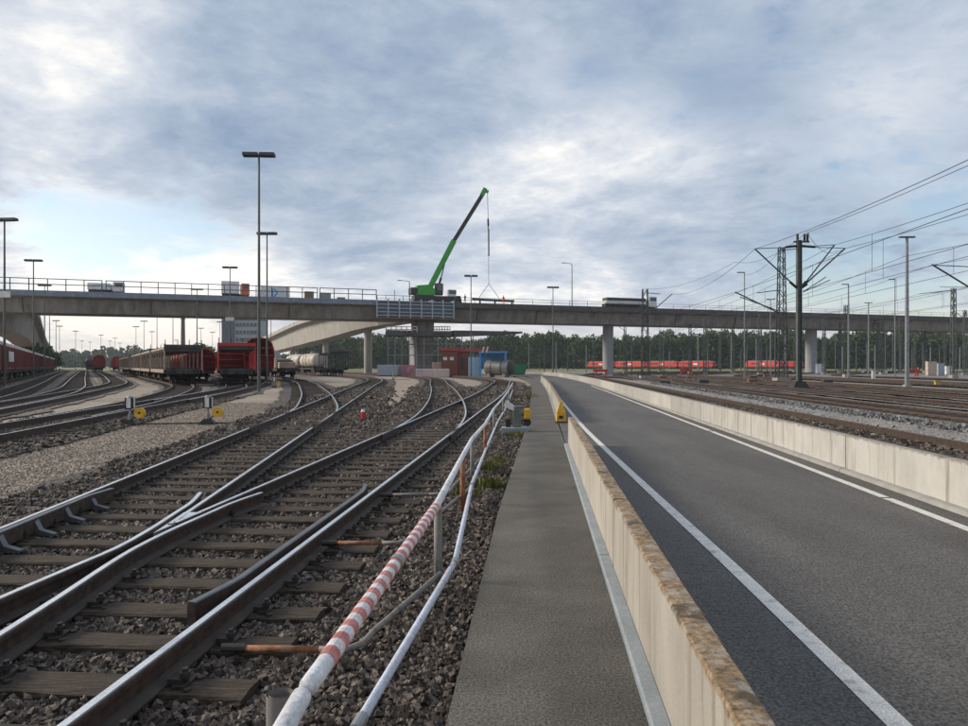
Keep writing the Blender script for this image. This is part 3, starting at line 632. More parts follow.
def scatter(y0, y1, dens, dmin, dmax, szlo, szhi, zc=-.108, zj=.022, power=1.0, xl=None):
    area = (y1-y0)*(dmax-dmin); n = int(area*dens); y = rng.uniform(y0, y1, n); d = rng.uniform(dmin, dmax, n); x = d+SL*y
    s = rng.uniform(szlo, szhi, n)
    # left limit: left edge of the ballast of the diverging track
    lx = np.array([Lx(yy) for yy in y])-2.1-.5*np.array([mnoise.noise(Vector((yy*.4, 0, 0))) for yy in y])
    keep = (x > lx)
    yref = y+(x-(-2.75+SL*y))*SL; spa = np.array(SP+[c.y for c, a in spR if c.y < 46]); dist = np.abs(yref[:,None]-spa[None]).min(1) if n else yref
    on = (dist < .135) & (y < 46) & (x < -2.75+SL*y+G+.55); keep &= ~(on & (rng.uniform(0, 1, n) < .93))
    near = np.zeros(n, bool)
    for kk in ('R','L','L2','R2'):
        ln = LINES[kk]; cxx = np.interp(y, [q.y for q in ln], [q.x for q in ln]); near |= (np.abs(x-cxx) < 2.0+rng.normal(0, .25, n)) & (y > ln[0].y)
    keep &= near | (y < 15) | (x-SL*y > -2.6)
    p = np.stack([x, y, zc+rng.uniform(-zj, zj, n)], 1); return p[keep], s[keep]
P, S = [], []
for args in ((2.4, 6.5, 2500, -4.9, -.42, .012, .028), (6.5, 11, 1200, -7.3, -.44, .015, .033), (11, 19, 400, -9.4, -.42, .026, .048), (19, 34, 95, -13, -.45, .05, .08), (34, 60, 35, -17, -.6, .07, .11)):
    p, s = scatter(*args); P.append(p); S.append(s)
P = np.concatenate(P); S = np.concatenate(S)
# keep clear of the rail heads and lay most stones beside the sleepers
stones('ballast_stones', P, S, M_stone, 'dark brown crushed stone ballast around the near tracks')
n = 32000; y = 9+26*rng.uniform(0, 1, n)**1.2; lo_ = np.interp(y, [q.y for q in LINES['T1']], [q.x for q in LINES['T1']])+1.3; hi_ = np.array([Lx(q) for q in y])-1.9; x = lo_+(hi_-lo_)*rng.uniform(0, 1, n)
stones('gravel_stones', np.stack([x, y, np.full(n, -.138)], 1), rng.uniform(.007, .019, n), mat('gravel_stone', [(.17,.138,.11),(.27,.225,.18),(.38,.33,.275)], 9, .9, island=.6, spec=.2), 'pale tan gravel between the near tracks and the switch lanterns')
# a few stones lying on sleepers, and stones at the foot of the outer tracks
n = 5200; y = rng.uniform(8, 40, n); sgn = rng.choice([-1, 1], n)
cx = np.interp(y, [p.y for p in LINES['T1']], [p.x for p in LINES['T1']])
x = cx+rng.uniform(-2.1, 2.1, n); stones('ballast_stones', np.stack([x, y, np.full(n, -.10)], 1), rng.uniform(.035, .07, n), M_stone, 'dark ballast stones along the track behind the switch lanterns')
n = 9000; y = 6+60*rng.uniform(0, 1, n)**1.5; d = rng.normal(10.2, .75, n)
stones('stone_berm', np.stack([d+SL*y, y, -.10+.20*np.exp(-((d-10.2)/.6)**2)+rng.uniform(-.03,.03,n)], 1), rng.uniform(.04, .075, n), M_stone_g, 'grey stone bank between the first tracks right of the wall')
m = MB(); m.sweep([(-1.5,-.13),(-.5,.06),(.5,.06),(1.5,-.13)], [rd(10.2, yy) for yy in (2, 20, 45, 80)]); tag(m.build('stone_bank', M_grey_gravel), kind='structure')
n = 3800; y = rng.uniform(5, 34, n); d = rng.uniform(5.0, 8.9, n); stones('ballast_stones', np.stack([d+SL*y, y, np.full(n, -.095)], 1), rng.uniform(.04, .075, n), M_stone, 'dark ballast stones just behind the pale concrete wall')
#PART2
# ------------------------------------------------------------------ main bridge
BA = math.atan2(.3235, .946)
def sxd(px, y): k = (px-484)/F; return (k*(143+.946*y)+.3235*y)/(.946-.3235*k)
def sx(px): k = (px-484)/F; return k*143/(.946-.3235*k)
bridge = thing('road_bridge', 'long grey concrete girder bridge crossing over the whole rail yard', 'bridge', (0, 143, 0), BA)
S0, S1, SM = sx(-120), sx(1090), sx(377)
GP = [(0,13.0),(0,13.6),(12.5,13.6),(12.5,13.0),(10.8,12.5),(10.0,10.3),(2.3,10.3),(1.5,12.5)]
def gird(a, b, name='girder', mt=M_conc_b):
    m = MB(); n = len(GP); m.add([(a, y, z) for y, z in GP]+[(b, y, z) for y, z in GP], [(j, (j+1)%n, n+(j+1)%n, n+j) for j in range(n)]+[tuple(range(n))[::-1], tuple(range(n, 2*n))]); return m.build(name, mt, bridge)
cuts = [S0, sx(-40), sx(33), SM, sx(452), sx(608), sx(811), S1]
for a, b in zip(cuts[:-1], cuts[1:]): gird(a, b-.04)
m = MB(); m.box(S0, SM, -.10, -.005, 12.85, 13.75); m.build('edge_plate', M_bluegrey, bridge)
m = MB(); m.box(sx(452), S1, -.10, -.005, 12.75, 13.72); m.build('edge_beam', M_fascia, bridge)  # dark colour paints in the cantilever shade along the deck edge
m = MB(); m.box(S0, S1, 12.51, 12.6, 12.9, 13.75); m.build('edge_beam', M_fascia, bridge)
for px in (20, 150, 290, 480, 540, 680, 740, 880):
    x = sx(px); m = MB(); m.tube([(x, 1.2, 12.6), (x, 1.45, 12.0), (x, 2.05, 10.6), (x, 2.1, 10.0)], .09, 8); m.build('drain_pipe', M_pole, bridge)
for px in (608, 811):
    x = sxd(px, 6); m = MB(); m.box(x-.9, x+.9, 5.2, 6.8, 10.12, 10.295); m.build('bearing', M_dark, bridge)
def bridge_rail(a, b, h, step, w, yy=.12, mt=M_pole_d, bars=2):
    m = MB(); n = max(1, round((b-a)/step))
    for i in range(n+1): x = a+(b-a)*i/n; m.box(x-w/2, x+w/2, yy-w/2, yy+w/2, 13.6, 13.6+h)
    for j in range(bars): z = 13.6+h*(1-j*.42); m.box(a, b, yy-w*.4, yy+w*.4, z-w, z)
    return m.build('railing', mt, bridge)
bridge_rail(sx(-110), sx(102), 2.1, 2.6, .13); bridge_rail(sx(106), sx(317.5), 2.1, 2.6, .13); bridge_rail(sx(320), SM-.1, 2.1, 2.6, .13)
bridge_rail(sx(455), sx(640), 1.15, 4.0, .07); bridge_rail(sx(640), S1, 1.1, 4.0, .06, mt=M_galv)
bridge_rail(S0, S1, 1.1, 5.0, .06, yy=12.3, mt=M_galv)
def round_pier(px, w, name_l=None):
    s = sxd(px, 6); m = MB(); m.tube([(s, 6, -.3), (s, 6, 10.29)], [w/2, w/2], 24); m.build('pier', M_conc_p, bridge, smooth=False)
    m = MB(); m.box(s-w*.75, s+w*.75, 6-w*.75, 6+w*.75, -.3, .25); m.build('pier_footing', M_conc_f, bridge)
round_pier(608, 2.25); round_pier(811, 2.6); round_pier(-60, 2.4)
s = sxd(425, 4); m = MB(); m.box(s-1.7, s+1.7, 3.5, 8.5, -.3, 10.29); m.build('pier', M_conc_b, bridge, bevel=.1)
m = MB(); m.box(s-2.1, s-1.72, 4.0, 8.0, -.3, 7.2); m.build('pier_shaft', M_conc_p, bridge, bevel=.05)
# street lamps on the bridge
def street_lamp(px, ytop, label, arm=-1):
    sd = sxd(px, 1.2); o = thing('street_lamp', label, 'street lamp', Vector((sd*.946, 143+.3235*sd, 13.6))+Vector((-.3235*1.2, .946*1.2, 0)), BA, 'street lamps on the bridge')
    h = (HZ-ytop)*(o.location.y)/F+EYE-13.6
    m = MB(); m.tube([(0,0,0),(0,0,h-.3),(arm*.15,0,h-.05)], [.11,.08,.07], 8); m.tube([(arm*.12,0,h-.06),(arm*1.7,0,h+.04)], .05, 6); m.build('pole', M_pole, o)
    m = MB(); m.box(min(arm*1.5, arm*2.3), max(arm*1.5, arm*2.3), -.16, .16, h-.02, h+.10); m.build('lamp_head', M_pole, o, bevel=.03)
street_lamp(572, 263.5, 'tall street lamp on the bridge deck left of the white truck')
street_lamp(409.5, 281, 'street lamp on the bridge just left of the green crane')
# ------------------------------------------------------------------ curved ramps behind the bridge
def ramp_bridge(name, label, pts, piers, dep_par=1.0, mt=M_conc_r):
    o = thing(name, label, 'bridge', (pts[0][0], pts[0][1], 0))
    xy = smooth_line([(p[0], p[1]) for p in pts], 4); yy = [p[1] for p in pts]
    zt = np.interp([q.y for q in xy], yy, [p[3] for p in pts]); zb = np.interp([q.y for q in xy], yy, [p[2] for p in pts]); zt = np.convolve(np.pad(zt, 4, 'edge'), np.ones(9)/9, 'valid'); zb = np.convolve(np.pad(zb, 4, 'edge'), np.ones(9)/9, 'valid')
    def prof(z0, z1): d = z1-z0; return [(-4.2,z1-1.0),(-4.2,z1),(-3.95,z1),(-3.95,z1-.9),(3.95,z1-.9),(3.95,z1),(4.2,z1),(4.2,z1-1.0),(2.9,z1-1.35),(2.2,z0),(-2.2,z0),(-2.9,z1-1.35)]
    m = MB(); k = 12; vs = []
    for i, q in enumerate(xy):
        t = (xy[min(i+1, len(xy)-1)]-xy[max(i-1, 0)]).normalized(); r = Vector((t.y, -t.x))
        for x, z in prof(zb[i], zt[i]): vs.append((q.x+r.x*x, q.y+r.y*x, z))
    fs = [(i*k+j, (i+1)*k+j, (i+1)*k+(j+1)%k, i*k+(j+1)%k) for i in range(len(xy)-1) for j in range(k)]+[tuple(range(k)), tuple(range((len(xy)-1)*k, len(xy)*k))[::-1]]
    m.add(vs, fs); m.build('girder', mt, o, world=True)
    for px, Y, w, ztop in piers:
        p = at(px, HZ, Y); m = MB(); m.tube([(p.x, p.y, -.2), (p.x, p.y, ztop)], w/2, 20); m.build('pier', mt, o, world=True, smooth=False)
    return o
def rp(px, Y, yb, yt): a = at(px, yb, Y); b = at(px, yt, Y); return (a.x, a.y, a.z, b.z)
ramp_bridge('ramp_bridge', 'pale curved concrete ramp bridge joining the main bridge behind the tank wagons',
    [rp(452,150,318,306), (rp(402,153,322,306)), rp(362,163,332.5,310), rp(320,186,342.5,319), rp(277,238,352.5,337.5), rp(240,330,360,350), rp(205,470,365.5,357)], [(368,161,1.75,9.8), (325.5,183,1.4,8), (294,216,1.2,7)])
ramp_bridge('ramp_bridge', 'dark curved concrete ramp at the left edge behind the red covered wagons',
    [rp(-60,120,330,306), rp(-10,128,331,306), rp(12,150,336,307), rp(24,190,345,326), rp(32,240,352,340), rp(44,330,360,351)], [(-8,132,1.8,7)], mt=M_conc_b)
# ------------------------------------------------------------------ crane and work on the bridge
def bpt(px, depth): s_ = sxd(px, depth); return Vector((s_*.946-.3235*depth, 143+.3235*s_+.946*depth, 13.6))
cb = bpt(432, 5); YC = cb.y
crane = thing('mobile_crane', 'green telescopic mobile crane with raised boom standing on the bridge', 'crane', cb, BA)
def cpt(px, py, dy=0): return at(px, py, YC+dy)
m = MB(); m.box(-3.4, 4.3, -1.3, 1.3, .55, 1.15); m._k(1.12,1,1.42).build('chassis', M_boomdark, crane)
for x in (-2.6, -1.4, 1.2, 2.6):
    w_ = MB(); 
    for sy in (-1.28, .9): w_.tube([(x, sy, .5), (x, sy+.38, .5)], .5, 14)
    w_._k(1.12,1,1.42).build('wheel_pair', M_black, crane)
m = MB(); m.box(2.6, 4.1, -1.2, 1.2, .95, 2.1); m._k(1.12,1,1.42).build('carrier_cab', M_wwhite, crane, bevel=.12)
m = MB(); m.box(2.8, 4.13, -1.23, 1.23, 1.45, 2.0); m._k(1.12,1,1.42).build('cab_window', M_glass, crane, bevel=.05)
m = MB(); m.add([(-3.1,-1.2,1.2),(.3,-1.2,1.2),(.3,-1.2,2.0),(-.6,-1.2,2.7),(-2.9,-1.2,2.5),(-3.1,1.0,1.2),(.3,1.0,1.2),(.3,1.0,2.0),(-.6,1.0,2.7),(-2.9,1.0,2.5)],
      [(4,3,2,1,0),(5,6,7,8,9),(0,1,6,5),(1,2,7,6),(2,3,8,7),(3,4,9,8),(4,0,5,9)]); m._k(1.12,1,1.42).build('superstructure', M_green, crane, bevel=.06)
m = MB(); m.box(-4.0, -2.8, -1.25, 1.1, 1.3, 2.2); m._k(1.12,1,1.42).build('counterweight', M_boomdark, crane, bevel=.06)
m = MB(); m.box(.35, 1.7, -1.3, -.3, 1.25, 2.9); m._k(1.12,1,1.42).build('operator_cab', M_pole_d, crane, bevel=.1)
m = MB(); m.box(.6, 1.72, -1.32, -.6, 1.9, 2.75); m._k(1.12,1,1.42).build('cab_window', M_glass, crane)
m = MB(); m.bar(cpt(426,295), cpt(454,240.5), 1.0, 1.05, up=(0,1,0)); m.build('boom_base', M_green, crane, world=True, bevel=.08)
m = MB(); m.bar(cpt(452,244), cpt(483.5,193), .72, .78, up=(0,1,0)); m.build('boom_extension', M_boomdark, crane, world=True, bevel=.06)
m = MB(); m.bar(cpt(481.5,196), cpt(485.5,188.5), .8, .95, up=(0,1,0)); m.bar(cpt(484,190.5), cpt(488.5,192), .5, .5, up=(0,1,0)); m.build('boom_head', M_green, crane, world=True, bevel=.05)
m = MB(); m.tube([cpt(437.5,290), cpt(441,278)], .22, 10); m.tube([cpt(441,278), cpt(444.5,264)], .12, 10); m.build('lift_cylinder', M_boomdark, crane, world=True)
m = MB(); m.tube([cpt(487.4,192), cpt(488.4,226)], .05, 6); m.tube([cpt(488.4,227), cpt(488.8,284)], .045, 6); m.build('hoist_rope', M_wire, crane, world=True)
m = MB(); m.bar(cpt(488.1,219), cpt(488.3,226), .34, .45); m.tube([cpt(488.4,226), cpt(488.0,229), cpt(488.8,230)], .09, 6); m.build('hook_block', M_boomdark, crane, world=True)
m = MB(); m.tube([cpt(488.6,229), cpt(488.8,256)], .14, 8); m.build('hook_weight', M_pole_d, crane, world=True)
ld = bpt(494, 4); bl = thing('steel_beam', 'dark steel parapet beam hanging in slings from the crane hook', 'steel beam', at(494, 301, ld.y))
m = MB(); m.bar(at(472,299.2,ld.y), at(514,301.2,ld.y+2), .35, .45); m.build('beam', M_pole_d, bl, world=True)
for px in (480, 495, 512): m = MB(); m.bar(at(px,300,ld.y-.1), at(px,306,ld.y-.1), .35, .25); m.build('post', M_pole_d, bl, world=True)
m = MB(); m.tube([at(488.8,284,ld.y), at(478.5,298.5,ld.y)], .05, 6); m.tube([at(488.8,284,ld.y), at(500,299.5,ld.y)], .05, 6); m.build('sling', M_wire, bl, world=True)
# scaffold cladding on the girder by the crane
sc = thing('scaffold_panel', 'blue grey formwork scaffold hung on the girder below the crane', 'scaffold', bpt(415, -1)-Vector((0,0,3)), BA)
a, b = SM+.1-sx(415), sx(454)-sx(415)
m = MB(); m.box(a, b, .55, .7, .2, 3.0); m.build('backing_board', M_tower, sc)
for i in range(8): x = a+(b-a)*i/7; m = MB(); m.box(x-.12, x+.12, .25, .5, -.1, 3.4); m.build('upright', M_grey_box, sc)
for z in (.3, .95, 1.65, 2.35, 3.0): m = MB(); m.box(a, b, .32, .44, z-.06, z+.10); m.build('ledger', M_grey_box, sc)
m = MB(); m.box(a-.2, b+2.2, .1, 1.2, -.2, -.05); m.build('walk_board', M_wood, sc)
# handrail on the deck by the crane
for px0, px1 in ((377, 412),):
    o = thing('handrail', 'thin site handrail on the bridge left of the green crane', 'handrail', bpt(px0, .5), BA); L = sx(px1)-sx(px0)
    m = MB()
    for i in range(5): m.box(L*i/4-.04, L*i/4+.04, -.04, .04, 0, 1.15 if i != 2 else 2.2)
    m.build('post', M_pole_d, o); m = MB(); m.box(0, L, -.03, .03, 1.08, 1.16); m.box(0, L, -.03, .03, .5, .56); m.build('rail', M_pole_d, o)
# vehicles on the bridge deck
def truck(px0, px1, depth, label, cabside=1, body=M_grey_box, cabm=M_wwhite, bh=1.2, cabh=2.3, zb=.9, name='truck', load=None):
    c = bpt((px0+px1)/2, depth); L = (sx(px1)-sx(px0)); o = thing(name, label, 'truck', c, BA); cl = min(2.0, L*.3)
    x0, x1 = -L/2, L/2
    cx0, cx1 = (x1-cl, x1) if cabside > 0 else (x0, x0+cl); bx0, bx1 = (x0, x1-cl-.3) if cabside > 0 else (x0+cl+.3, x1)
    m = MB(); m.box(x0+.1, x1-.1, -.9, .9, .5, zb-.05); m.build('chassis', M_under, o)
    m = MB(); m.box(bx0, bx1, -1.22, 1.22, zb, zb+bh); m.build('cargo_body', body, o, bevel=.04)
    if load: m = MB(); m.box(bx0+.3, bx1-.3, -1.1, 1.1, zb+bh+.01, zb+bh+.7); m.build('load', load, o, bevel=.1)
    m = MB(); m.box(cx0, cx1, -1.2, 1.2, .6, .6+cabh); m.build('cab', cabm, o, bevel=.15)
    m = MB(); m.box(cx0+.35, cx1-.1, -1.23, 1.23, .6+cabh*.55, .6+cabh*.88); m.build('side_window', M_glass, o)
    for x in (x0+1, x0+2.2, (cx0+cx1)/2):
        w_ = MB(); w_.tube([(x,-1.15,.48),(x,-.8,.48)], .48, 14); w_.build('wheel', M_black, o)
    return o
truck(603, 655, 4, 'long flatbed truck with dark load driving on the bridge above the round pier', 1, M_wwhite, M_wwhite, .6, 2.3, 1.1, load=M_pole_d)
truck(221, 250, 5, 'white box truck with orange cab behind the bridge railing', 1, M_wwhite, mat('orange_red_paint', (.62,.12,.05), 2, .5), 2.2, 2.2, .9)
truck(88, 125, 5, 'white flat truck behind the left part of the bridge railing', 1, M_wwhite, M_wwhite, 1.1, 1.7, .9)
o = thing('site_container', 'white container with blue mark behind the bridge railing', 'container', bpt(275, 5), BA); L = sx(290)-sx(260)
m = MB(); m.box(-L/2, L/2, -1.2, 1.2, 0, 2.5); m.build('box_shell', M_wwhite, o, bevel=.04)
m = MB(); m.bar((-.2,-1.215,.5),(.35,-1.215,1.25), .22, .02, up=(0,1,0)); m.bar((-.2,-1.215,2.0),(.35,-1.215,1.25), .22, .02, up=(0,1,0)); m.bar((-.5,-1.215,.4),(-.5,-1.215,2.1), .22, .02, up=(0,1,0)); m.build('blue_mark', M_bluep, o)
for px, w, h, lab in ((309, 1.6, 1.5, 'brown crate stack on the bridge behind the railing gap'), (325, 2.0, 1.3, 'grey pallet load on the bridge right of the railing gap'), (341, 1.4, .6, 'low dark bundle on the bridge beside the railing')):
    o = thing('material_crate', lab, 'crate', bpt(px, 2), BA); m = MB(); m.box(-w/2, w/2, -.5, .5, .14, h); m.build('crate_body', M_wood if w < 1.9 else M_galv, o, bevel=.04)
    m = MB(); 
    for x in (-w*.4, 0, w*.4): m.box(x-.06, x+.06, -.5, .5, 0, .139)
    m.build('pallet_runner', M_wood, o)
# people on the bridge
def person(loc, rz, label, top, trousers, arms):
    J = [(0,0,.95),(0,0,1.18),(0,0,1.42),(0,0,1.53),(0,.01,1.64),(0,.01,1.76),
         (.19,0,1.40),(arms[0][0],arms[0][1],arms[0][2]),(arms[1][0],arms[1][1],arms[1][2]),(-.19,0,1.40),(-arms[0][0],arms[0][1]*.6,arms[0][2]),(-arms[1][0],arms[1][1]*.6,arms[1][2]),
         (.10,0,.88),(.13,.04,.48),(.14,-.02,.07),(.14,.16,.04),(-.10,0,.88),(-.15,-.03,.48),(-.17,-.10,.07),(-.17,.08,.04)]
    rad = [.15,.14,.16,.06,.095,.08,.075,.05,.04,.075,.05,.04,.10,.07,.05,.045,.10,.07,.05,.045]
    E = [(0,1),(1,2),(2,3),(3,4),(4,5),(2,6),(6,7),(7,8),(2,9),(9,10),(10,11),(0,12),(12,13),(13,14),(14,15),(0,16),(16,17),(17,18),(18,19)]
    me = bpy.data.meshes.new('person'); me.from_pydata(J, E, []); o = bpy.data.objects.new('person', me); col.objects.link(o)
    sk = o.modifiers.new('skin', 'SKIN')
    for v_, r_ in zip(me.skin_vertices[0].data, rad): v_.radius = (r_, r_*.8)
    me.skin_vertices[0].data[0].use_root = True
    sb = o.modifiers.new('sub', 'SUBSURF'); sb.levels = sb.render_levels = 1
    dg = bpy.context.evaluated_depsgraph_get(); dg.update(); nm = bpy.data.meshes.new_from_object(o.evaluated_get(dg)); o.modifiers.clear(); o.data = nm
    nm.materials.clear()
    for mm in (top, trousers, M_skin): nm.materials.append(mm)
    for p in nm.polygons: z = p.center.z; p.material_index = 1 if z < .92 else (2 if z > 1.50 else 0); p.use_smooth = True
    m = MB(); m.tube([(0,.0,1.70),(0,0,1.77),(0,0,1.82)], [.125,.11,.04], 10); m.build('helmet', M_sign if top is M_navy else top, o, smooth=True)
    o.location = loc; o.rotation_euler = (0, 0, rz); return tag(o, label, 'person')
person(bpt(503.5, .5), .5, 'person in orange-red workwear standing on the bridge right of the crane', M_orange, M_orange, ((.33,.05,1.15),(.35,.25,1.0)))
person(bpt(465, .5), -.8, 'person in dark clothes bending by the machine beside the crane', M_navy, M_navy, ((.30,.12,1.15),(.28,.38,1.02)))
o = thing('generator', 'small dark machine on the bridge deck beside the person in dark clothes', 'machine', bpt(458, .7), BA)
m = MB(); m.box(-.6,.6,-.4,.4,.3,1.0); m.build('housing', M_boomdark, o, bevel=.06)
m = MB(); m.box(-.5,.5,-.3,.3,1.0,1.45); m.build('engine_hood', M_pole_d, o, bevel=.1)
for x in (-.4, .4): m = MB(); m.tube([(x,-.45,.25),(x,.45,.25)], .25, 12); m.build('wheel', M_black, o)
# ------------------------------------------------------------------ work site under the bridge
ws = thing('work_platform', 'dark raised work platform round the pier under the crane', 'platform', at(425, 374.5, 137))
m = MB(); a = at(386, 333.5, 136); b = at(450, 334.5, 138); m.bar(a, b, 6, 1.0); m.build('deck_slab', M_fascia, ws, world=True)
m = MB(); a = at(450, 334, 138); b = at(518, 333, 142); m.bar(a, b, 6, 1.1, w1=5, h1=.35); m.build('deck_extension', M_fascia, ws, world=True)
for px0, px1 in ((386, 417), (434, 450)):
    m = MB(); n = 6
    for i in range(n+1): px = px0+(px1-px0)*i/n; m.bar(at(px, 332, 133.5), at(px, 326.5, 133.5), .15)
    for yy in (326.7, 329.5): m.bar(at(px0, yy, 133.5), at(px1, yy, 133.5), .15)
    m.build('guard_railing', M_pink, ws, world=True)
for px in (388, 395, 402, 409, 416, 424, 438, 446, 462, 473):
    for dY in (0, 3):
        m = MB(); p = at(px, 374, 135+dY); q = at(px, 334.5, 135+dY); m.tube([(p.x, p.y, -.1), (p.x, p.y, 7.2)], .085, 6); m.build('standard', M_galv, ws, world=True)
for zz in (1.6, 3.6, 5.6):
    for dY in (0, 3): p = at(387, 350, 135+dY); q = at(447 if zz < 5 else 475, 350, 135+dY); m = MB(); m.tube([(p.x, p.y, zz), (q.x, q.y, zz)], .07, 6); m.build('ledger', M_galv, ws, world=True)
for i in range(4): p = at(388+14*i, 350, 135); q = at(402+14*i, 350, 135); m = MB(); m.tube([(p.x, p.y, 1.6+(i%2)*2), (q.x, q.y, 3.6+(i%2)*2)], .045, 6); m.build('brace', M_galv, ws, world=True)
# brown hut
Yh = 116; p0 = at(441, 376, Yh); wd = (468-441)*Yh/F
hut = thing('brown_hut', 'brown flat-roofed hut beside the silver tank under the bridge', 'hut', (p0.x, Yh, 0)); hh = 4.0
m = MB(); m.box(0, wd*.62, 0, 5, -.1, hh); m.box(wd*.62, wd, .6, 5, -.1, hh-.15); m.build('wall', M_brick, hut)
m = MB(); m.box(-.15, wd*.62+.1, -.15, 5.2, hh, hh+.45); m.build('roof', M_redroof, hut); m = MB(); m.box(wd*.62+.11, wd+3.4, .4, 5.2, hh-.14, hh+.35); m.build('roof', M_redroof, hut)
m = MB(); m.box(wd*.74, wd*.86, .54, .62, .9, 2.9); m.build('door', M_pole_d, hut)
for x in (.35, 1.4): m = MB(); m.box(x, x+.6, -.04, .02, 2.5, 3.0); m.build('window', M_sign, hut)
m = MB(); m.box(wd+.03, wd+2.1, .1, .6, -.1, 3.0); 
m.build('light_panel', M_lblue, hut)
Yt = 112; tp = at(480, 376, Yt)
fm = thing('blue_frame', 'blue steel portal frame standing over the silver tank', 'steel frame', (tp.x, Yt, 0)); w_ = (511-479)*Yt/F
for x in (0.05, w_*.80):
    for y in (-.2, 2.9): m = MB(); m.box(x-.14, x+.14, y-.14, y+.14, -.1, 3.55); m.build('column', M_bluep, fm)
m = MB(); m.box(-.2, w_*.86, -.34, 3.04, 3.56, 3.85); m.build('top_beam', M_bluep, fm)
for x in (.35, .95): m = MB(); m.bar((x,-.5,3.6),(x+.25,-.5,4.5), .2); m.build('sleeve_pipe', M_sign, fm)
m = MB(); m.box(.3, w_*.74, 2.6, 2.7, 1.9, 3.4); m.build('back_panel', M_bluep, fm)
tk = thing('storage_tank', 'silver horizontal cylindrical tank with dark end beside the brown hut', 'tank', (tp.x+.30, Yt+.9, 0), -.5)
m = MB(); r = 1.15; m.tube([(0.1,1.2,1.35),(.35,1.2,1.35),(4.2,1.2,1.35)], [.8,r,r], 28); m.build('shell', M_tank, tk, smooth=False)
m = MB(); m.tube([(4.21,1.2,1.35),(4.45,1.2,1.35),(4.62,1.2,1.35)], [r*.99,r*.92,.6], 28); m.build('end_cap', M_tank_b, tk)
for x in (1.3, 3.0): m = MB(); m.tube([(x,1.2,1.35),(x+.12,1.2,1.35)], r+.03, 28); m.build('hoop', M_tank_b, tk)
for x in (.9, 3.5): m = MB(); m.box(x-.2, x+.2, .3, 2.1, -.1, .45); m.build('saddle', M_conc_f, tk)
gc = at(519, 371, 150); o = thing('skip_container', 'green waste skip on the ground right of the silver tank', 'skip', (gc.x, 150, -.1))
m = MB(); m.add([(-1.5,-1,.15),(1.2,-1,.15),(1.6,-1,2.0),(-1.6,-1,2.0),(-1.5,1,.15),(1.2,1,.15),(1.6,1,2.0),(-1.6,1,2.0)], [(3,2,1,0),(4,5,6,7),(0,1,5,4),(1,2,6,5),(3,0,4,7)]); m.build('hopper', M_bgreen, o)
for x in (-1.2, -.4, .4, 1.1): m = MB(); m.box(x-.06, x+.06, -1.07, -1.0, .15, 2.0); m.build('rib', M_bgreen, o)
m = MB(); m.box(-1.4,1.1,-.8,.8,0,.15); m.build('skid', M_dark, o)
for px, w, Y, h, mt_, lab in ((387, 3.3, 125, 1.9, M_grey_box, 'pale blue grey steel container left of the scaffold'), (438, 1.9, 122, 2.3, M_beige_box, 'beige box cabin in front of the pier, left of the brown hut'), (405, 3.2, 128, 1.9, mat('mural', [(.55,.50,.50),(.50,.16,.15),(.20,.28,.42)], 1.1, .8), 'painted container with red and white graffiti behind the scaffold')):
    p = at(px, 375, Y); o = thing('steel_container', lab, 'container', (p.x, Y, -.1)); m = MB(); m.box(-w/2, w/2, 0, 2.4, .1, h); m.build('shell', mt_, o, bevel=.04)
    m = MB(); n = int(w/.4)
    for i in range(n): x = -w/2+.2+i*.4; m.box(x-.05, x+.05, -.05, .0, .25, h-.15)
    m.build('corrugation', mt_, o); m = MB(); m.box(-w/2, w/2, .1, .4, 0, .1); m.box(-w/2, w/2, 2.0, 2.3, 0, .1); m.build('skid', M_dark, o)
for px, w, Y, lab in ((426, 3.1, 113, 'left pinkish concrete block in front of the brown hut'), (442, 2.2, 112, 'right pinkish concrete block in front of the brown hut')):
    p = at(px, 376, Y); o = thing('concrete_block', lab, 'concrete block', (p.x, Y, -.12)); m = MB(); m.box(-w/2, w/2, 0, .8, 0, 1.25); m.build('block', M_pink, o, bevel=.06); m = MB(); m.box(-w/2+.2, w/2-.2, .2, .6, 1.25, 1.32); m.build('cap', M_conc_f, o)
# ------------------------------------------------------------------ light masts
ORD = 'first second third fourth fifth sixth seventh eighth ninth tenth eleventh twelfth thirteenth fourteenth fifteenth sixteenth seventeenth eighteenth nineteenth twentieth twenty-first twenty-second twenty-third'.split()
def light_mast(px, ytop, Y, label, wide=1.9, group='light masts of the yard', mt=M_pole, rz=None):
    p = at(px, HZ, Y); H = EYE+(HZ-ytop)*Y/F; o = thing('light_mast', label, 'light mast', (p.x, Y, -.12), random.uniform(-.15,.15) if rz is None else rz, group); H += .12
    m = MB(); m.tube([(0,0,0),(0,0,H*.45),(0,0,H-.15)], [.105,.085,.06] , 10); m.build('pole', mt, o)
    m = MB(); m.box(-.22,.22,-.22,.22,0,.16); m.build('base', M_conc_f, o)
    m = MB(); m.box(-wide/2, wide/2, -.05, .05, H-.2, H-.1); m.build('crossbar', M_pole_d, o)
    for s in (-1, 1):
        m = MB(); a, b = sorted((s*.06, s*wide/2)); m.add([(a,-.30,H-.14),(b,-.30,H-.14),(b,.30,H-.14),(a,.30,H-.14),(a,-.24,H+.06),(b,-.24,H+.06),(b,.24,H+.06),(a,.24,H+.06)], [(3,2,1,0),(4,5,6,7),(0,1,5,4),(1,2,6,5),(2,3,7,6),(3,0,4,7)]); m.build('lamp', M_pole_d, o)
    return o
light_mast(259, 154, 45.5, 'tallest light mast, rising from the gravel in front of the red wagon', rz=.05)
light_mast(267, 233, 72, 'light mast close behind the tallest one, beside the red wagon', rz=0)
lm_ = light_mast(4.5, 219, 57, 'light mast at the left edge in front of the dark red wagons')
light_mast(33.5, 260, 88, 'second light mast from the left, before the dark red wagons')
light_mast(44.6, 285, 116, 'third light mast from the left, before the dark red wagons')
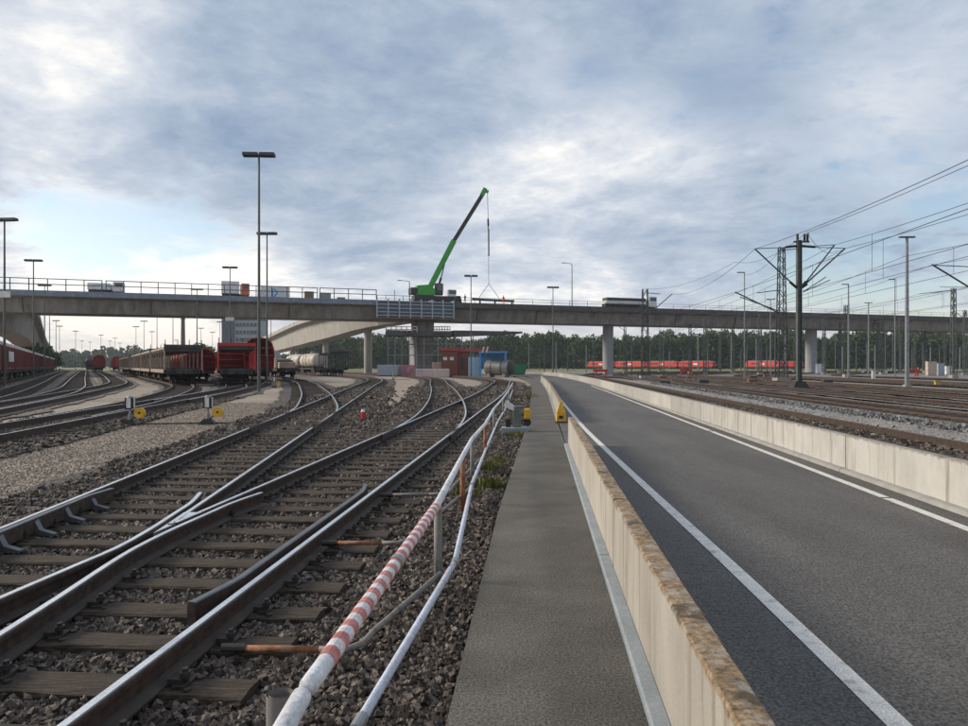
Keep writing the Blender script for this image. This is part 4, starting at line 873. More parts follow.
lm2_ = light_mast(230, 267, 98, 'light mast in front of the bridge left of the tallest mast')
for o_, py, w_ in ((lm_, 294.5, .6), (lm2_, 319, .55)):
    z_ = at(0, py, o_.location.y).z+.12; m = MB(); m.box(-w_, w_, -.16, -.12, z_-.24, z_+.24); m.build('sign_plate', M_sign, o_)
light_mast(197, 289, 121, 'light mast rising between the two car carrier wagons')
light_mast(471, 275.5, 107, 'light mast in front of the brown hut right of the crane')
light_mast(553, 287, 122, 'light mast in front of the bridge between crane and white truck')
for i_, (px, yt, Y) in enumerate(sorted(((49.6,300,160),(56,320.5,210),(59.5,326,240),(75.6,331,277),(101,335,312),(115,338,345),(136,326.5,245),(144,321,215),(157,311,176),(173,306,160),(152,331.5,277),(201,328,255),(212.5,332,285),(220,321.5,217),(90,342,400),(120,343,420),(82,341,390),(131,346,470),(110,341,390),(164,344,440),(176,340,380),(271,305,160)))):
    light_mast(px, yt, Y, f'{ORD[i_]} small light mast from the left, standing far behind the bridge', group='distant light masts behind the bridge')
# ------------------------------------------------------------------ switch levers with lantern and yellow weight
def lantern(px, py, label, Y=None, wside=1):
    p = gp(px, py, -.12) if Y is None else Vector((at(px, HZ, Y).x, Y, -.12)); o = thing('switch_lever', label, 'switch lever', p, .1, 'hand switch levers')
    m = MB(); m.add([(-.28,-.12,0),(.22,-.12,0),(.22,.16,0),(-.28,.16,0),(-.10,-.07,.16),(.10,-.07,.16),(.10,.09,.16),(-.10,.09,.16)], [(4,5,6,7),(0,1,5,4),(1,2,6,5),(2,3,7,6),(3,0,4,7)]); m.build('base', M_dark, o)
    m = MB(); m.tube([(0,0,.14),(0,0,.30)], .055, 10); m.tube([(0,0,.30),(0,0,.46)], .035, 10); m.build('stem', M_galv, o)
    L = MB(); L.box(-.115,.115,-.115,.115,.47,.80); h = L.build('lantern_housing', M_black, o, bevel=.02)
    m = MB(); m.box(-.06,.06,-.125,-.116,.50,.79); m.build('pane', M_lantern, h); m = MB(); m.box(.116,.125,-.05,.05,.50,.79); m.build('pane', M_lantern, h)
    m = MB(); m.tube([(0,0,.80),(0,0,.85)], [.11,.05], 12); m.build('cap', M_galv, h)
    lv = MB(); lv.bar((.02,-.05,.12),(wside*.30,-.08,.34), .045, .03); l = lv.build('lever', M_dark, o)
    m = MB(); m.tube([(wside*.31,-.15,.36),(wside*.31,-.05,.36)], .155, 24); wt = m.build('weight', M_yellow, o)
    m = MB(); m.tube([(wside*.31,-.162,.36),(wside*.31,-.151,.36)], .035, 10); m.build('hub', M_dark, wt)
    m = MB(); m.tube([(.1,.05,.02),(2.2,.35,.02)], .022, 6); m.build('throw_rod', M_dark, o)
    return o
lantern(130, 425, 'switch lever with lantern and yellow weight, left of the pair in the gravel')
lantern(208, 424, 'switch lever with lantern and yellow weight, right of the pair in the gravel')
lantern(274.5, 387, 'small switch lever with yellow weight near the foot of the second tall mast', 58)
lantern(393, 379, 'small far switch lever before the containers under the bridge', 92)
# lever box by the railing
p = rd(-.62, 18.2); o = thing('switch_machine', 'switch lever with white box and yellow weight on a pale slab beside the walkway', 'switch lever', p, -.05)
m = MB(); m.box(-.33,.33,-.22,.22,-.08,.10); m.build('slab', KERB, o, bevel=.02)
m = MB(); m.box(-.05,.16,-.10,.10,.10,.62); m.build('housing', mat('moss_green_grey', [(.10,.115,.09),(.17,.18,.15)], 6, .8), o, bevel=.02)
m = MB(); m.box(-.22,-.10,-.08,.08,.10,.30); m.build('foot', M_dark, o)
m = MB(); m.add([(-.28,-.10,.62),(-.02,-.10,.50),(.02,-.10,.60),(-.22,-.10,.76),(-.28,.10,.62),(-.02,.10,.50),(.02,.10,.60),(-.22,.10,.76)], [(0,1,2,3),(7,6,5,4),(0,4,5,1),(1,5,6,2),(2,6,7,3),(3,7,4,0)]); m.build('white_box', M_sign, o)
m = MB(); m.bar((.10,-.05,.2),(.36,-.08,.36), .05); m.build('lever', M_dark, o)
m = MB(); m.box(.22,.39,-.15,-.04,.29,.57); m.build('weight', M_yellow, o, bevel=.05)
m = MB(); m.tube([(.31,-.03,.22),(.31,.08,.2)], .09, 12); m.build('bearing', M_black, o)
# ------------------------------------------------------------------ white pipe railing beside the near track
pr = thing('pipe_railing', 'low white pipe railing with red and white banded section beside the near track', 'railing', rd(-.75, 5.6, -.1))
UP = [(-.70,1.2,.50),(-.752,2.05,.55),(-.745,2.42,.57),(-.76,4.0,.565),(-.77,5.5,.56),(-.90,8.6,.55),(-.97,10.6,.56),(-1.0,13.6,.54),(-1.12,18,.56),(-1.2,24,.55),(-1.35,32,.55),(-1.7,46,.55)]
LO = [(-.74,2.0,.06),(-.76,3.1,.10),(-.655,5.7,.09),(-.86,9.3,.10),(-.97,13.2,.10),(-1.14,20,.10),(-1.2,25,.1),(-1.35,32,.1),(-1.7,46,.1)]
up3 = [rd(*p) for p in UP]; lo3 = [rd(*p) for p in LO]
def seg(pts, a, b): return pts[a:b+1]
def lerp(a, b, t): return a+(b-a)*t
m = MB(); m.tube([up3[0], lerp(up3[1], up3[2], .72)], .032, 14); m.build('top_rail', M_white, pr, world=True, smooth=True)
q0 = lerp(up3[1], up3[2], .90); m = MB(); m.tube([q0, lerp(up3[2], up3[3], .10)], .032, 14); m.build('top_rail', M_white, pr, world=True, smooth=True)
# banded sleeve
A0, A1 = lerp(up3[2], up3[3], .10), up3[4]
tot = (A1-A0).length; n = 42
for i in range(n):
    a = A0+(A1-A0)*(i/n); b = A0+(A1-A0)*((i+1)/n); m = MB(); m.tube([a, b], .034 if i%2 else .0345, 14, cap=True); m.build('band', M_redtape if i%2 == 0 else M_whitetape, pr, world=True, smooth=False)
m = MB(); a = lerp(A0, A1, .44); b = lerp(A0, A1, .465); m.tube([a, b], .039, 14); m.build('clamp', M_galv, pr, world=True)
for i in range(4, len(up3)-1): m = MB(); m.tube([up3[i], up3[i+1]], .029, 12); m.build('top_rail', M_white, pr, world=True, smooth=True)
for i in range(len(lo3)-1): m = MB(); m.tube([lo3[i], lo3[i+1]], .023, 12); m.build('bottom_rail', M_pipe_blue, pr, world=True, smooth=True)
for i, t in ((1, .5), (2, .0), (3, 0), (5, .0)):
    c = lo3[i]; d = (lo3[i+1]-c).normalized(); m = MB(); m.tube([c-d*.06, c+d*.06], .028, 12); m.build('pipe_coupling', M_galv, pr, world=True)
posts = [(-.765, 5.55, .55, M_pipe_old), (-.90, 8.62, .55, M_rustpipe), (-.97, 10.6, .55, M_pipe_old), (-1.0, 13.5, .55, M_rustpipe), (-1.12, 18, .55, M_pipe_old), (-1.2, 24, .55, M_pipe_old), (-1.35, 32, .55, M_pipe_old), (-1.7, 46, .55, M_pipe_old)]
for d, yy, h, mt_ in posts: m = MB(); q = rd(d, yy); m.tube([(q.x, q.y, -.16), (q.x, q.y, h)], .031, 12); m.build('post', mt_, pr, world=True, smooth=True)
q = rd(-.85, 2.42); m = MB(); m.tube([(q.x, q.y, -.16), (q.x, q.y, .53)], .045, 14, cap=False); m.tube([(q.x, q.y, .50), (q.x, q.y, .532)], .038, 14, cap=False); m.build('open_post', M_pipe_old, pr, world=True, smooth=True)
# bent stay pipes between track and railing
def stay(pts, rust, label):
    o = thing('stay_pipe', label, 'pipe', Vector(pts[0])); P = [Vector(p) for p in pts]
    c = lerp(P[0], P[1], .18); c2 = lerp(P[0], P[1], .75)
    m = MB(); m.tube([P[0], c], .026, 10); m.build('sleeve', M_dark, o, world=True); m = MB(); m.tube([c, c2], .019, 10); m.build('rusty_section', M_rustpipe if rust else M_pipe_old, o, world=True, smooth=True)
    k = P[1]; m = MB(); m.tube([c2, lerp(c2, k, .8), k+Vector((.05,.06,.015)), lerp(k, P[2], .2), P[2]], .019, 10); m.build('bent_section', M_pipe_old, o, world=True, smooth=True)
stay([gp(222,648,.0), gp(352,650,.0), rd(-.74,5.5,.06)], 1, 'bent rusty stay pipe between the near rail and the banded railing')
stay([gp(322,543,.02), gp(402,543,.02), rd(-.87,9.2,.08)], 1, 'second bent stay pipe, farther along behind the railing post')
stay([gp(380,495,.02), gp(445,494,.02), rd(-.95,12.6,.08)], 0, 'third bent stay pipe between the rusty railing posts')
#PART3
# ------------------------------------------------------------------ wagons
def on_track(k, Y):
    ln = LINES[k]; ysv = [p.y for p in ln]; x = float(np.interp(Y, ysv, [p.x for p in ln])); x2 = float(np.interp(Y+6, ysv, [p.x for p in ln]))
    return Vector((x, Y, ZR)), math.atan2(6, x2-x)-math.pi/2
def bogies(par, ys, gauge=.75, r=.46):
    for y in ys:
        b_ = MB(); b_.box(-1.0, -.88, y-1.3, y+1.3, .35, .75); b_.box(.88, 1.0, y-1.3, y+1.3, .35, .75); b_.box(-.9, .9, y-.2, y+.2, .45, .8); bo = b_.build('bogie', M_under, par)
        for dy in (-.9, .9):
            w = MB()
            for s in (-1, 1): w.tube([(s*.68, y+dy, r), (s*.82, y+dy, r)], r, 18)
            w.tube([(-.7, y+dy, r), (.7, y+dy, r)], .08, 8); w.build('wheelset', M_under, bo)
def buffers(par, y, s, mt=M_under):
    for x in (-.88, .88):
        m = MB(); m.tube([(x, y, 1.05), (x, y+s*.45, 1.05)], .11, 10); m.tube([(x, y+s*.45, 1.05), (x, y+s*.52, 1.05)], .23, 14); m.build('buffer', mt, par)
    m = MB(); m.bar((0, y, 1.0), (0, y+s*.35, .85), .14); m.build('coupling', mt, par)
def place(o, k, Y): p, a = on_track(k, Y); o.location = p; o.rotation_euler = (0, 0, a); return o
def make_carrier(label, frame, length=15.5, group='car carrier wagons', h=3.35, tint=None):
    o = thing('car_carrier_wagon', label, 'railway wagon', group=group); L = length/2
    m = MB(); m.box(-1.35, 1.35, -L, L, .80, 1.12); m.build('underframe', M_under, o)
    m = MB(); m.box(-1.5, 1.5, -L, L, 1.121, 1.19); m.build('lower_deck', M_deck, o)
    m = MB(); m.box(-1.44, 1.44, -L, L, h-.62, h-.30); m.build('upper_deck', M_deck, o)
    for s in (-1, 1):
        m = MB(); m.box(*sorted((s*1.445, s*1.53)), -L, L, h-.46, h-.26); m.build('upper_side_beam', frame, o)
        m = MB(); m.box(*sorted((s*1.505, s*1.57)), -L, L, .92, 1.22); m.build('lower_side_beam', frame, o)
        n = 5
        for i in range(n+1):
            y = -L+.12+(2*L-.24)*i/n; m = MB(); pw = .10 if i in (0, n) else .055; m.box(*sorted((s*1.42, s*1.53)), y-pw, y+pw, 1.19, h-.5+.001*i); m.build('post', frame, o)
    m = MB(); m.box(-1.52, 1.52, -L-.10, -L, h-.34, h-.06); m.build('end_header', M_deck if frame is M_beige else frame, o)
    for x in (-1.42, -.45, .45, 1.42): m = MB(); m.box(x-.03, x+.03, -L-.05, -L+.01, h-.06, h+.35); m.build('end_stanchion', M_pole_d, o)
    m = MB(); m.box(-1.3, 1.3, -L-.06, -L+.0, .82, 1.3); m.build('end_beam', M_deck, o)
    bogies(o, (-L+2.3, L-2.3)); buffers(o, -L, -1); buffers(o, L, 1); return o
c1 = make_carrier('nearest beige-framed open car carrier wagon with empty decks', M_beige, 15.5); place(c1, 'T1b', 62+7.0)
labs = ['second beige car carrier wagon, coupled behind the nearest one', 'third beige car carrier wagon from the front of its train', 'fourth beige car carrier wagon from the front of its train', 'fifth beige car carrier wagon from the front of its train', 'sixth beige car carrier wagon from the front of its train', 'seventh beige car carrier wagon, far along the train']
for i, lab in enumerate(labs): c = copy_tree(c1); c['label'] = lab; place(c, 'T1b', 69+14.9*(i+1))
rc = make_carrier('red-framed open car carrier wagon beneath the bridge, beside the tall mast', M_bred, 13.0, h=3.5); place(rc, 'T1', 62+6.0)
def make_hood(label, mt, length=13.5, group='red hooded wagons', cat='railway wagon', top=4.1, name='hooded_wagon'):
    o = thing(name, label, cat, group=group); L = length/2
    pr_ = [(-1.45,1.15),(-1.5,2.6),(-1.30,3.5),(-.8,top-.12),(0,top),(.8,top-.12),(1.30,3.5),(1.5,2.6),(1.45,1.15)]; k = len(pr_)
    m = MB(); m.add([(x,-L,z) for x,z in pr_]+[(x,L,z) for x,z in pr_], [(j,(j+1)%k,k+(j+1)%k,k+j) for j in range(k)]+[tuple(range(k))[::-1], tuple(range(k,2*k))]); m.build('hood', mt, o, bevel=.05)
    for i in range(9):
        y = -L+.05+(2*L-.1)*i/8; m = MB(); q = [(x*1.025, z+.03) for x, z in pr_]
        m.add([(x,y-.05,z) for x,z in q]+[(x,y+.05,z) for x,z in q], [(j,j+1,k+j+1,k+j) for j in range(k-1)]+[tuple(range(k))[::-1], tuple(range(k,2*k))]); m.build('rib', mt, o)
    for z in (1.7, 2.4, 3.1):
        m = MB(); m.box(-1.40, 1.40, -L-.07, -L-.005, z-.05, z+.05); m.build('end_rib', mt, o)
    m = MB(); m.box(-1.35,1.35,-L-.1,L+.1,.80,1.14); m.build('underframe', M_under, o); bogies(o, (-L+2.2, L-2.2)); buffers(o, -L-.1, -1); return o
hw = make_hood('bright red hooded wagon with rounded roof behind the red car carrier', M_hoodred, 14); place(hw, 'T1c', 83.5); hw.scale.z = 1.09
h2 = copy_tree(hw); h2['label'] = 'red hooded wagon behind the first one, seen through the red car carrier'; place(h2, 'T1d', 84); h2.scale.z = .82
h3 = copy_tree(hw); h3['label'] = 'red hooded wagon seen through the decks of the beige car carrier'; place(h3, 'T1d', 98); h3.scale.z = .9
h4 = copy_tree(hw); h4['label'] = 'red hooded wagon coupled behind the red car carrier, seen through its decks'; place(h4, 'T1', 84); h4.scale.z = .9
for k, Y, lab in (('T2', 205, 'distant bright red wagon, leftmost of the far wagon ends between the trains'), ('T2', 236, 'distant red wagon far up the yard behind the leftmost one'), ('T1b', 235, 'distant red wagon beyond the end of the beige car carrier train')):
    c = copy_tree(hw); c['label'] = lab; place(c, k, Y)
place(bpy.data.objects[c.name], 'T1b', 236)
def make_tank(label, shell, length=11, r=1.35, group='tank wagons'):
    o = thing('tank_wagon', label, 'railway wagon', group=group); L = length/2
    m = MB(); m.tube([(0,-L,2.55),(0,-L+.25,2.55),(0,-L+.6,2.55),(0,L-.6,2.55),(0,L-.25,2.55),(0,L,2.55)], [r*.55,r*.85,r,r,r*.85,r*.55], 22); m.build('tank', shell, o, smooth=True)
    for y in (-L*.5, 0, L*.5): m = MB(); m.tube([(0,y-.06,2.55),(0,y+.06,2.55)], r+.025, 22); m.build('band', M_under, o)
    m = MB(); m.tube([(0,0,2.55+r-.05),(0,0,2.55+r+.28)], .4, 12); m.build('dome', shell, o)
    m = MB(); m.box(-1.2,1.2,-L-.5,L+.5,.85,1.15); m.build('underframe', M_under, o)
    for y in (-L+1, L-1): m = MB(); m.box(-1.0,1.0,y-.25,y+.25,1.15,1.75); m.build('saddle', M_under, o)
    m = MB()
    for x in (-.25,.25): m.bar((x-1.5,.0,1.2),(x-1.5,.0,4.0),.05)
    for i in range(8): m.bar((-1.75,0,1.35+i*.35),(-1.25,0,1.35+i*.35),.04)
    m.build('ladder', M_pole_d, o); m = MB()
    for s in (-1,1): m.bar((s*.5,-L*.6,4.3),(s*.5,L*.6,4.3),.05); m.bar((s*.5,-L*.6,3.9),(s*.5,-L*.6,4.3),.05); m.bar((s*.5,L*.6,3.9),(s*.5,L*.6,4.3),.05)
    m.build('roof_rail', M_pole_d, o); bogies(o, (-L+1.2, L-1.2)); buffers(o, -L-.5, -1); return o
t1 = make_tank('cream tank wagon standing under the pale ramp bridge', M_tank_y); place(t1, 'L', 142)
t2 = copy_tree(t1); t2['label'] = 'second cream tank wagon behind the first under the ramp bridge'; place(t2, 'L', 154)
t3 = make_tank('grey tank wagon left of the cream ones, beside the red wagon', M_tank, 10); place(t3, 'L2', 112)
t4 = copy_tree(t3); t4['label'] = 'grey tank wagon farther back on the track beside the red wagon'; place(t4, 'L2', 124)
t5 = make_tank('distant black tank wagon between red wagons far up the yard', M_tank_b, 10); place(t5, 'T2b', 226); t5.location.x += 2
# open wagon with canopy
ow = make_carrier('dark flat wagon with canopy roof on posts near the round ramp pier', M_under, 9, group='car carrier wagons', h=4.0); place(ow, 'L', 127)
fl = thing('flat_wagon', 'loaded dark flat wagon beside the red hooded wagon', 'railway wagon')
m = MB(); m.box(-1.4,1.4,-6,6,.85,1.2); m.build('underframe', M_under, fl)
for i in range(5): m = MB(); m.box(-1.0-.05*(i%2),1.0,-5.3+2.1*i,-3.7+2.1*i,1.2,2.0+.25*(i%3)); m.build('load', M_pole_d if i%2 else M_beige, fl, bevel=.1)
bogies(fl, (-4.2,4.2)); buffers(fl, -6, -1); place(fl, 'L2', 98)
# covered wagons of the left train
cw = thing('covered_wagon', 'nearest dark red covered wagon at the left edge', 'railway wagon', group='dark red covered wagons'); L = 7.0
m = MB(); m.box(-1.42,1.42,-L,L,1.05,3.05); m.build('body', M_wred, cw)
k_ = [(-1.47,3.05),(-1.40,3.28),(-.9,3.52),(0,3.62),(.9,3.52),(1.40,3.28),(1.47,3.05)]; k = len(k_); m = MB(); m.add([(x,-L,z) for x,z in k_]+[(x,L,z) for x,z in k_], [(j,(j+1)%k,k+(j+1)%k,k+j) for j in range(k)]+[tuple(range(k))[::-1], tuple(range(k,2*k))]); m.build('roof', M_roofgrey, cw)
for s in (-1, 1):
    for i in range(9): y = -L+.1+(2*L-.2)*i/8; m = MB(); m.box(*sorted((s*1.421, s*1.48)), y-.06, y+.06, 1.05, 3.04); m.build('rib', M_wred, cw)
    m = MB(); m.box(*sorted((s*1.421, s*1.47)), -L+.17, L-.17, 1.08, 1.2); m.build('sill', M_wred, cw)
m = MB(); m.box(-1.3,1.3,-L-.1,L+.1,.75,1.04); m.build('underframe', M_under, cw); bogies(cw, (-L+2.2, L-2.2)); buffers(cw, -L-.1, -1); buffers(cw, L+.1, 1)
names = ['second','third','fourth','fifth','sixth','seventh','eighth','ninth','tenth','eleventh','twelfth','thirteenth','fourteenth','fifteenth']
place(cw, 'T4', 44); cw.scale.z = 1.1
for i, nme in enumerate(names):
    c = copy_tree(cw); c['label'] = f'{nme} dark red covered wagon from the left edge in the long row'; place(c, 'T4', 44+13.3*(i+1))
    if i == 1: m = MB(); m.box(1.49, 1.53, -1.0, 5.2, 1.75, 2.65); m.build('sign_panel', M_sign, c); c['label'] = 'dark red covered wagon with long white sign panel in the left row'
# ------------------------------------------------------------------ red locomotives
lo = thing('locomotive', 'red electric locomotive', 'locomotive', group='parked red locomotives'); L = 9.4
pf = [(-L,1.2),(-L-.15,1.9),(-L+.45,3.35),(-L+1.0,3.75),(L-1.0,3.75),(L-.45,3.35),(L+.15,1.9),(L,1.2)]; k = len(pf)
m = MB(); m.add([(-1.48,y,z) for y,z in pf]+[(1.48,y,z) for y,z in pf], [(j,(j+1)%k,k+(j+1)%k,k+j) for j in range(k)]+[tuple(range(k))[::-1], tuple(range(k,2*k))]); m.build('body', M_lred, lo, bevel=.08)
m = MB(); m.box(-1.40,1.40,-L+.2,L-.2,.45,1.19); m.build('underframe', M_under, lo)
for s in (-1,1):
    m = MB(); m.box(*sorted((s*1.481,s*1.51)),-L+1.0,-L+1.7,2.4,3.1); m.build('side_window', M_glass, lo); m = MB(); m.box(*sorted((s*1.481,s*1.51)),L-1.7,L-1.0,2.4,3.1); m.build('side_window', M_glass, lo)
    m = MB(); m.box(*sorted((s*1.481,s*1.505)),-.9,1.3,2.0,2.8); m.build('emblem_panel', M_sign, lo)
    m = MB(); m.box(*sorted((s*1.481,s*1.505)),-6,-2,2.3,2.9); m.build('louvre', M_dark, lo)
    m = MB(); m.bar((-1.1,s*(L-.02),2.62),(1.1,s*(L-.02),2.62),.02,.7); m.build('windscreen', M_glass, lo)
m = MB(); m.box(-1.0,1.0,-L+1.4,L-1.4,3.76,4.05); m.build('roof_equipment', M_pole, lo)
m = MB(); m.bar((0,-5.5,4.05),(0,-4.2,4.75),.1); m.bar((0,-4.2,4.75),(0,-5.4,5.2),.08); m.bar((-.9,-5.4,5.22),(.9,-5.4,5.22),.08); m.build('pantograph', M_dark, lo)
bogies(lo, (-5.2,5.2), r=.6); buffers(lo, -L, -1); buffers(lo, L, 1)
def lplace(o, px, Y, a): p = at(px, HZ, Y); o.location = (p.x, Y, ZR); o.rotation_euler = (0,0,a)
dirv = at(712, HZ, 345)-at(590, HZ, 405); ang = math.atan2(dirv.y, dirv.x)-math.pi/2
row = ['rightmost of the row of red locomotives before the forest','second from the right in the row of red locomotives','middle locomotive in the row of red locomotives before the forest','leftmost of the row of red locomotives, beside the round pier']
dn = dirv.normalized(); end = at(697, HZ, 348)
for i, lab in enumerate(row):
    o = lo if i == 0 else copy_tree(lo); o['label'] = lab; p = end-dn*(19.8*i); o.location = (p.x, p.y, ZR); o.rotation_euler = (0,0,ang)
o = copy_tree(lo); o['label'] = 'red locomotive standing apart, left of the right round pier'; lplace(o, 764, 338, ang-.15)
o = copy_tree(lo); o['label'] = 'red locomotive seen past the lattice mast, nearest the right round pier'; lplace(o, 784, 372, ang+.1)
# ------------------------------------------------------------------ control tower, chimney
bt = thing('control_tower', 'grey signal control tower with window bands behind the bridge', 'building', at(243, HZ, 300)-Vector((0,0,1.6)), .1); q = 300/F
m = MB(); m.box((224-243)*q, (235.5-243)*q, -3, 8, 0, 21.3); m.build('stair_tower', M_tower, bt)
m = MB(); m.box((235.6-243)*q, (263-243)*q, -2, 8, 0, 20.9); m.build('office_block', M_tower_l, bt)
m = MB(); m.box((235.6-243)*q, (263.3-243)*q, -2.15, 8, 20.0, 22.0); m.build('parapet', M_tower, bt)
for z in (17.6, 14.6, 11.6, 8.6):
    for i in range(7): x = (237-243)*q+i*1.42; m = MB(); m.box(x, x+1.1, -2.1, -1.95, z, z+1.3); w = m.build('window', M_glass, bt); m = MB(); m.box(x-.05, x+1.15, -2.16, -2.0, z-.15, z-.02); m.build('sill', M_tower, w)
m = MB(); m.box(-3.2, -1.2, 1, 3, 22, 23.2); m.box(3, 3.4, 1, 1.4, 22, 24.5); m.build('roof_plant', M_pole, bt)
p = at(183, HZ, 380); o = thing('chimney', 'tall brown chimney rising behind the beige car carrier', 'chimney', (p.x, p.y, 0)); m = MB(); m.tube([(0,0,0),(0,0,24.5),(0,0,25.5)], [1.25,.95,.95], 16); m.build('shaft', M_chim, o); m = MB(); m.tube([(0,0,25.5),(0,0,26.3)], 1.08, 16); m.build('rim', M_dark, o)
# ------------------------------------------------------------------ catenary masts and wires
def lattice(m, x, y, z0, z1, w0, w1, n, t=.09):
    for i, j in ((-1,-1),(1,-1),(1,1),(-1,1)): m.bar((x+i*w0/2, y+j*w0/2, z0), (x+i*w1/2, y+j*w1/2, z1), t)
    for k_ in range(n):
        a, b = k_/n, (k_+1)/n; wa, wb = w0+(w1-w0)*a, w0+(w1-w0)*b; za, zb = z0+(z1-z0)*a, z0+(z1-z0)*b; f = 1 if k_%2 else -1
        for s in (-1, 1): m.bar((x-f*wa/2, y+s*wa/2, za), (x+f*wb/2, y+s*wb/2, zb), t*.6); m.bar((x+s*wa/2, y-f*wa/2, za), (x+s*wb/2, y+f*wb/2, zb), t*.6)
Ym = 54.0; mp = at(799, HZ, Ym)
def mpt(px, py, dy=0): return at(px, py, Ym+dy)
cm = thing('catenary_mast', 'dark overhead line mast with brackets to both sides and insulator frame on top', 'overhead mast', (mp.x, Ym, -.12), 0, 'overhead line masts')
def hbeam(m, x, y, z0, z1, w): m.box(x-w/2, x-w/2+.03, y-w/2, y+w/2, z0, z1); m.box(x+w/2-.03, x+w/2, y-w/2, y+w/2, z0, z1); m.box(x-w/2+.03, x+w/2-.03, y-.02, y+.02, z0, z1)
m = MB(); hbeam(m, mp.x, Ym, -.1, at(799,240,Ym).z, .33); m.build('mast', M_pole, cm, world=True)
m = MB(); m.add([(mp.x-.65,Ym-.5,-.12),(mp.x+.65,Ym-.5,-.12),(mp.x+.65,Ym+.5,-.12),(mp.x-.65,Ym+.5,-.12),(mp.x-.33,Ym-.3,.5),(mp.x+.33,Ym-.3,.5),(mp.x+.33,Ym+.3,.5),(mp.x-.33,Ym+.3,.5)], [(4,5,6,7),(0,1,5,4),(1,2,6,5),(2,3,7,6),(3,0,4,7)]); m.build('foundation', M_dark, cm, world=True)
for a, b, w in (((801,288),(845,248.5),.11),((801.5,288),(834.5,245),.10),((797,288),(755,249),.11)):
    m = MB(); m.tube([mpt(*a), mpt(*b, -1 if b[0] == 834.5 else 0)], w/2, 8); m.build('bracket_strut', M_pole_d, cm, world=True)
    m = MB(); m.tube([mpt(a[0], 247), mpt(b[0], b[1]-.3, -1 if b[0] == 834.5 else 0)], .03, 6); m.build('bracket_tie', M_pole_d, cm, world=True)
for a, b in (((802,246),(815,247)),((797,246),(786,247))): m = MB(); m.tube([mpt(*a), mpt(*b)], .09, 8); m.build('insulator', M_under, cm, world=True)
for a, b in (((801,288),(807,284)),((801,288),(806,281.5)),((797,288),(790,282))): m = MB(); m.tube([mpt(*a), mpt(*b)], .10, 8); m.build('insulator', M_under, cm, world=True)
m = MB(); m.box(mp.x-.4, mp.x+.75, Ym-.07, Ym+.07, at(0,242.5,Ym).z, at(0,241,Ym).z); m.build('head_beam', M_pole_d, cm, world=True)
for px in (797.5, 804.5, 807.5): m = MB(); m.tube([mpt(px,241), mpt(px,234)], .09, 8); m.build('insulator', M_under, cm, world=True)
for a, b in (((803,292),(830,280)),((803,292),(826,277))): m = MB(); m.tube([mpt(*a), mpt(*b)], .035, 6); m.build('steady_arm', M_pole_d, cm, world=True)
# lattice masts
def lattice_mast(px, ytop, Y, label, w0, w1, brackets=(), group='overhead line masts', mt=M_pole_d, n=12):
    p = at(px, HZ, Y); o = thing('lattice_mast', label, 'overhead mast', (p.x, Y, -.12), 0, group); zt = EYE+(HZ-ytop)*Y/F
    m = MB(); lattice(m, p.x, Y, -.1, zt, w0, w1, n); m.build('lattice', mt, o, world=True)
    m = MB(); m.box(p.x-w0*.75, p.x+w0*.75, Y-w0*.75, Y+w0*.75, -.12, .35); m.build('foundation', M_conc_f, o, world=True)
    for a, b, r in brackets: m = MB(); m.tube([at(*a, Y), at(*b, Y)], r, 6); m.build('bracket', mt, o, world=True)
    return o
lattice_mast(781.5, 247, 78, 'tapering steel lattice mast just left of the main overhead mast', .95, .5, [((779,313),(735,292),.07),((779,290),(757,293),.05),((779,311),(740,297),.05),((782,250),(797,249),.05)], n=16)
lattice_mast(645, 289, 95, 'dark lattice mast in front of the bridge right of the white truck', .85, .6, [((648,315),(672,294),.06),((648,293),(660,294),.05),((646,322),(664,312),.04)], n=12)
lattice_mast(846.5, 305, 112, 'short dark lattice mast beside the slim lamp post right of the round pier', .6, .5, n=10)
lattice_mast(953.5, 288, 104, 'lattice mast beside the small cabinets at the right edge', .6, .42, [((953,290),(919,294),.05),((953,297),(953,290),.05),((940,287),(968,287),.04)], n=12, mt=M_pole)
lattice_mast(602+280, 318, 150, 'thin lattice mast far right under the bridge edge', .6, .5, [((882,330),(871,318),.04)])
o = lattice_mast(995, 262, 62, 'overhead mast just outside the right edge reaching a bracket into view', .6, .45, [((995,303),(932,264.5),.07),((995,268),(932,265),.04)])
def slim_post(px, ytop, Y, label, head=1, mt=M_galv, w=.2, group='lamp posts of the right yard'):
    p = at(px, HZ, Y); o = thing('lamp_post', label, 'lamp post', (p.x, Y, -.12), 0, group); h = EYE+.12+(HZ-ytop)*Y/F
    m = MB(); m.bar((0,0,0),(0,0,h-.1), w, w, w1=w*.6, h1=w*.6); m.build('post', mt, o)
    m = MB(); m.box(-.25,.25,-.25,.25,0,.2); m.build('base', M_conc_f, o)
    if head: m = MB(); m.box(-.62 if head != 3 else -.9, .62 if head != 3 else 0, -.15, .15, h-.1, h); m.build('lamp_head', M_pole_d, o)
    return o
slim_post(907, 236.5, 60, 'tallest grey perforated lamp post at the right', 1, w=.26)
slim_post(848.5, 284, 100, 'slim lamp post with short arm right of the right round pier', 3)
slim_post(868.5, 302.5, 120, 'small lamp post just left of the tallest one at the right', 1)
slim_post(744.5, 272, 92, 'slim lamp post with short arm left of the lattice mast', 3, w=.14)
slim_post(895, 279, 110, 'slim lamp post with short arm right of the small one', 3, w=.14)
slim_post(770.5, 299, 110, 'slim post with small lamp left of the main overhead mast', 1, w=.14)
rs3 = random.Random(21)
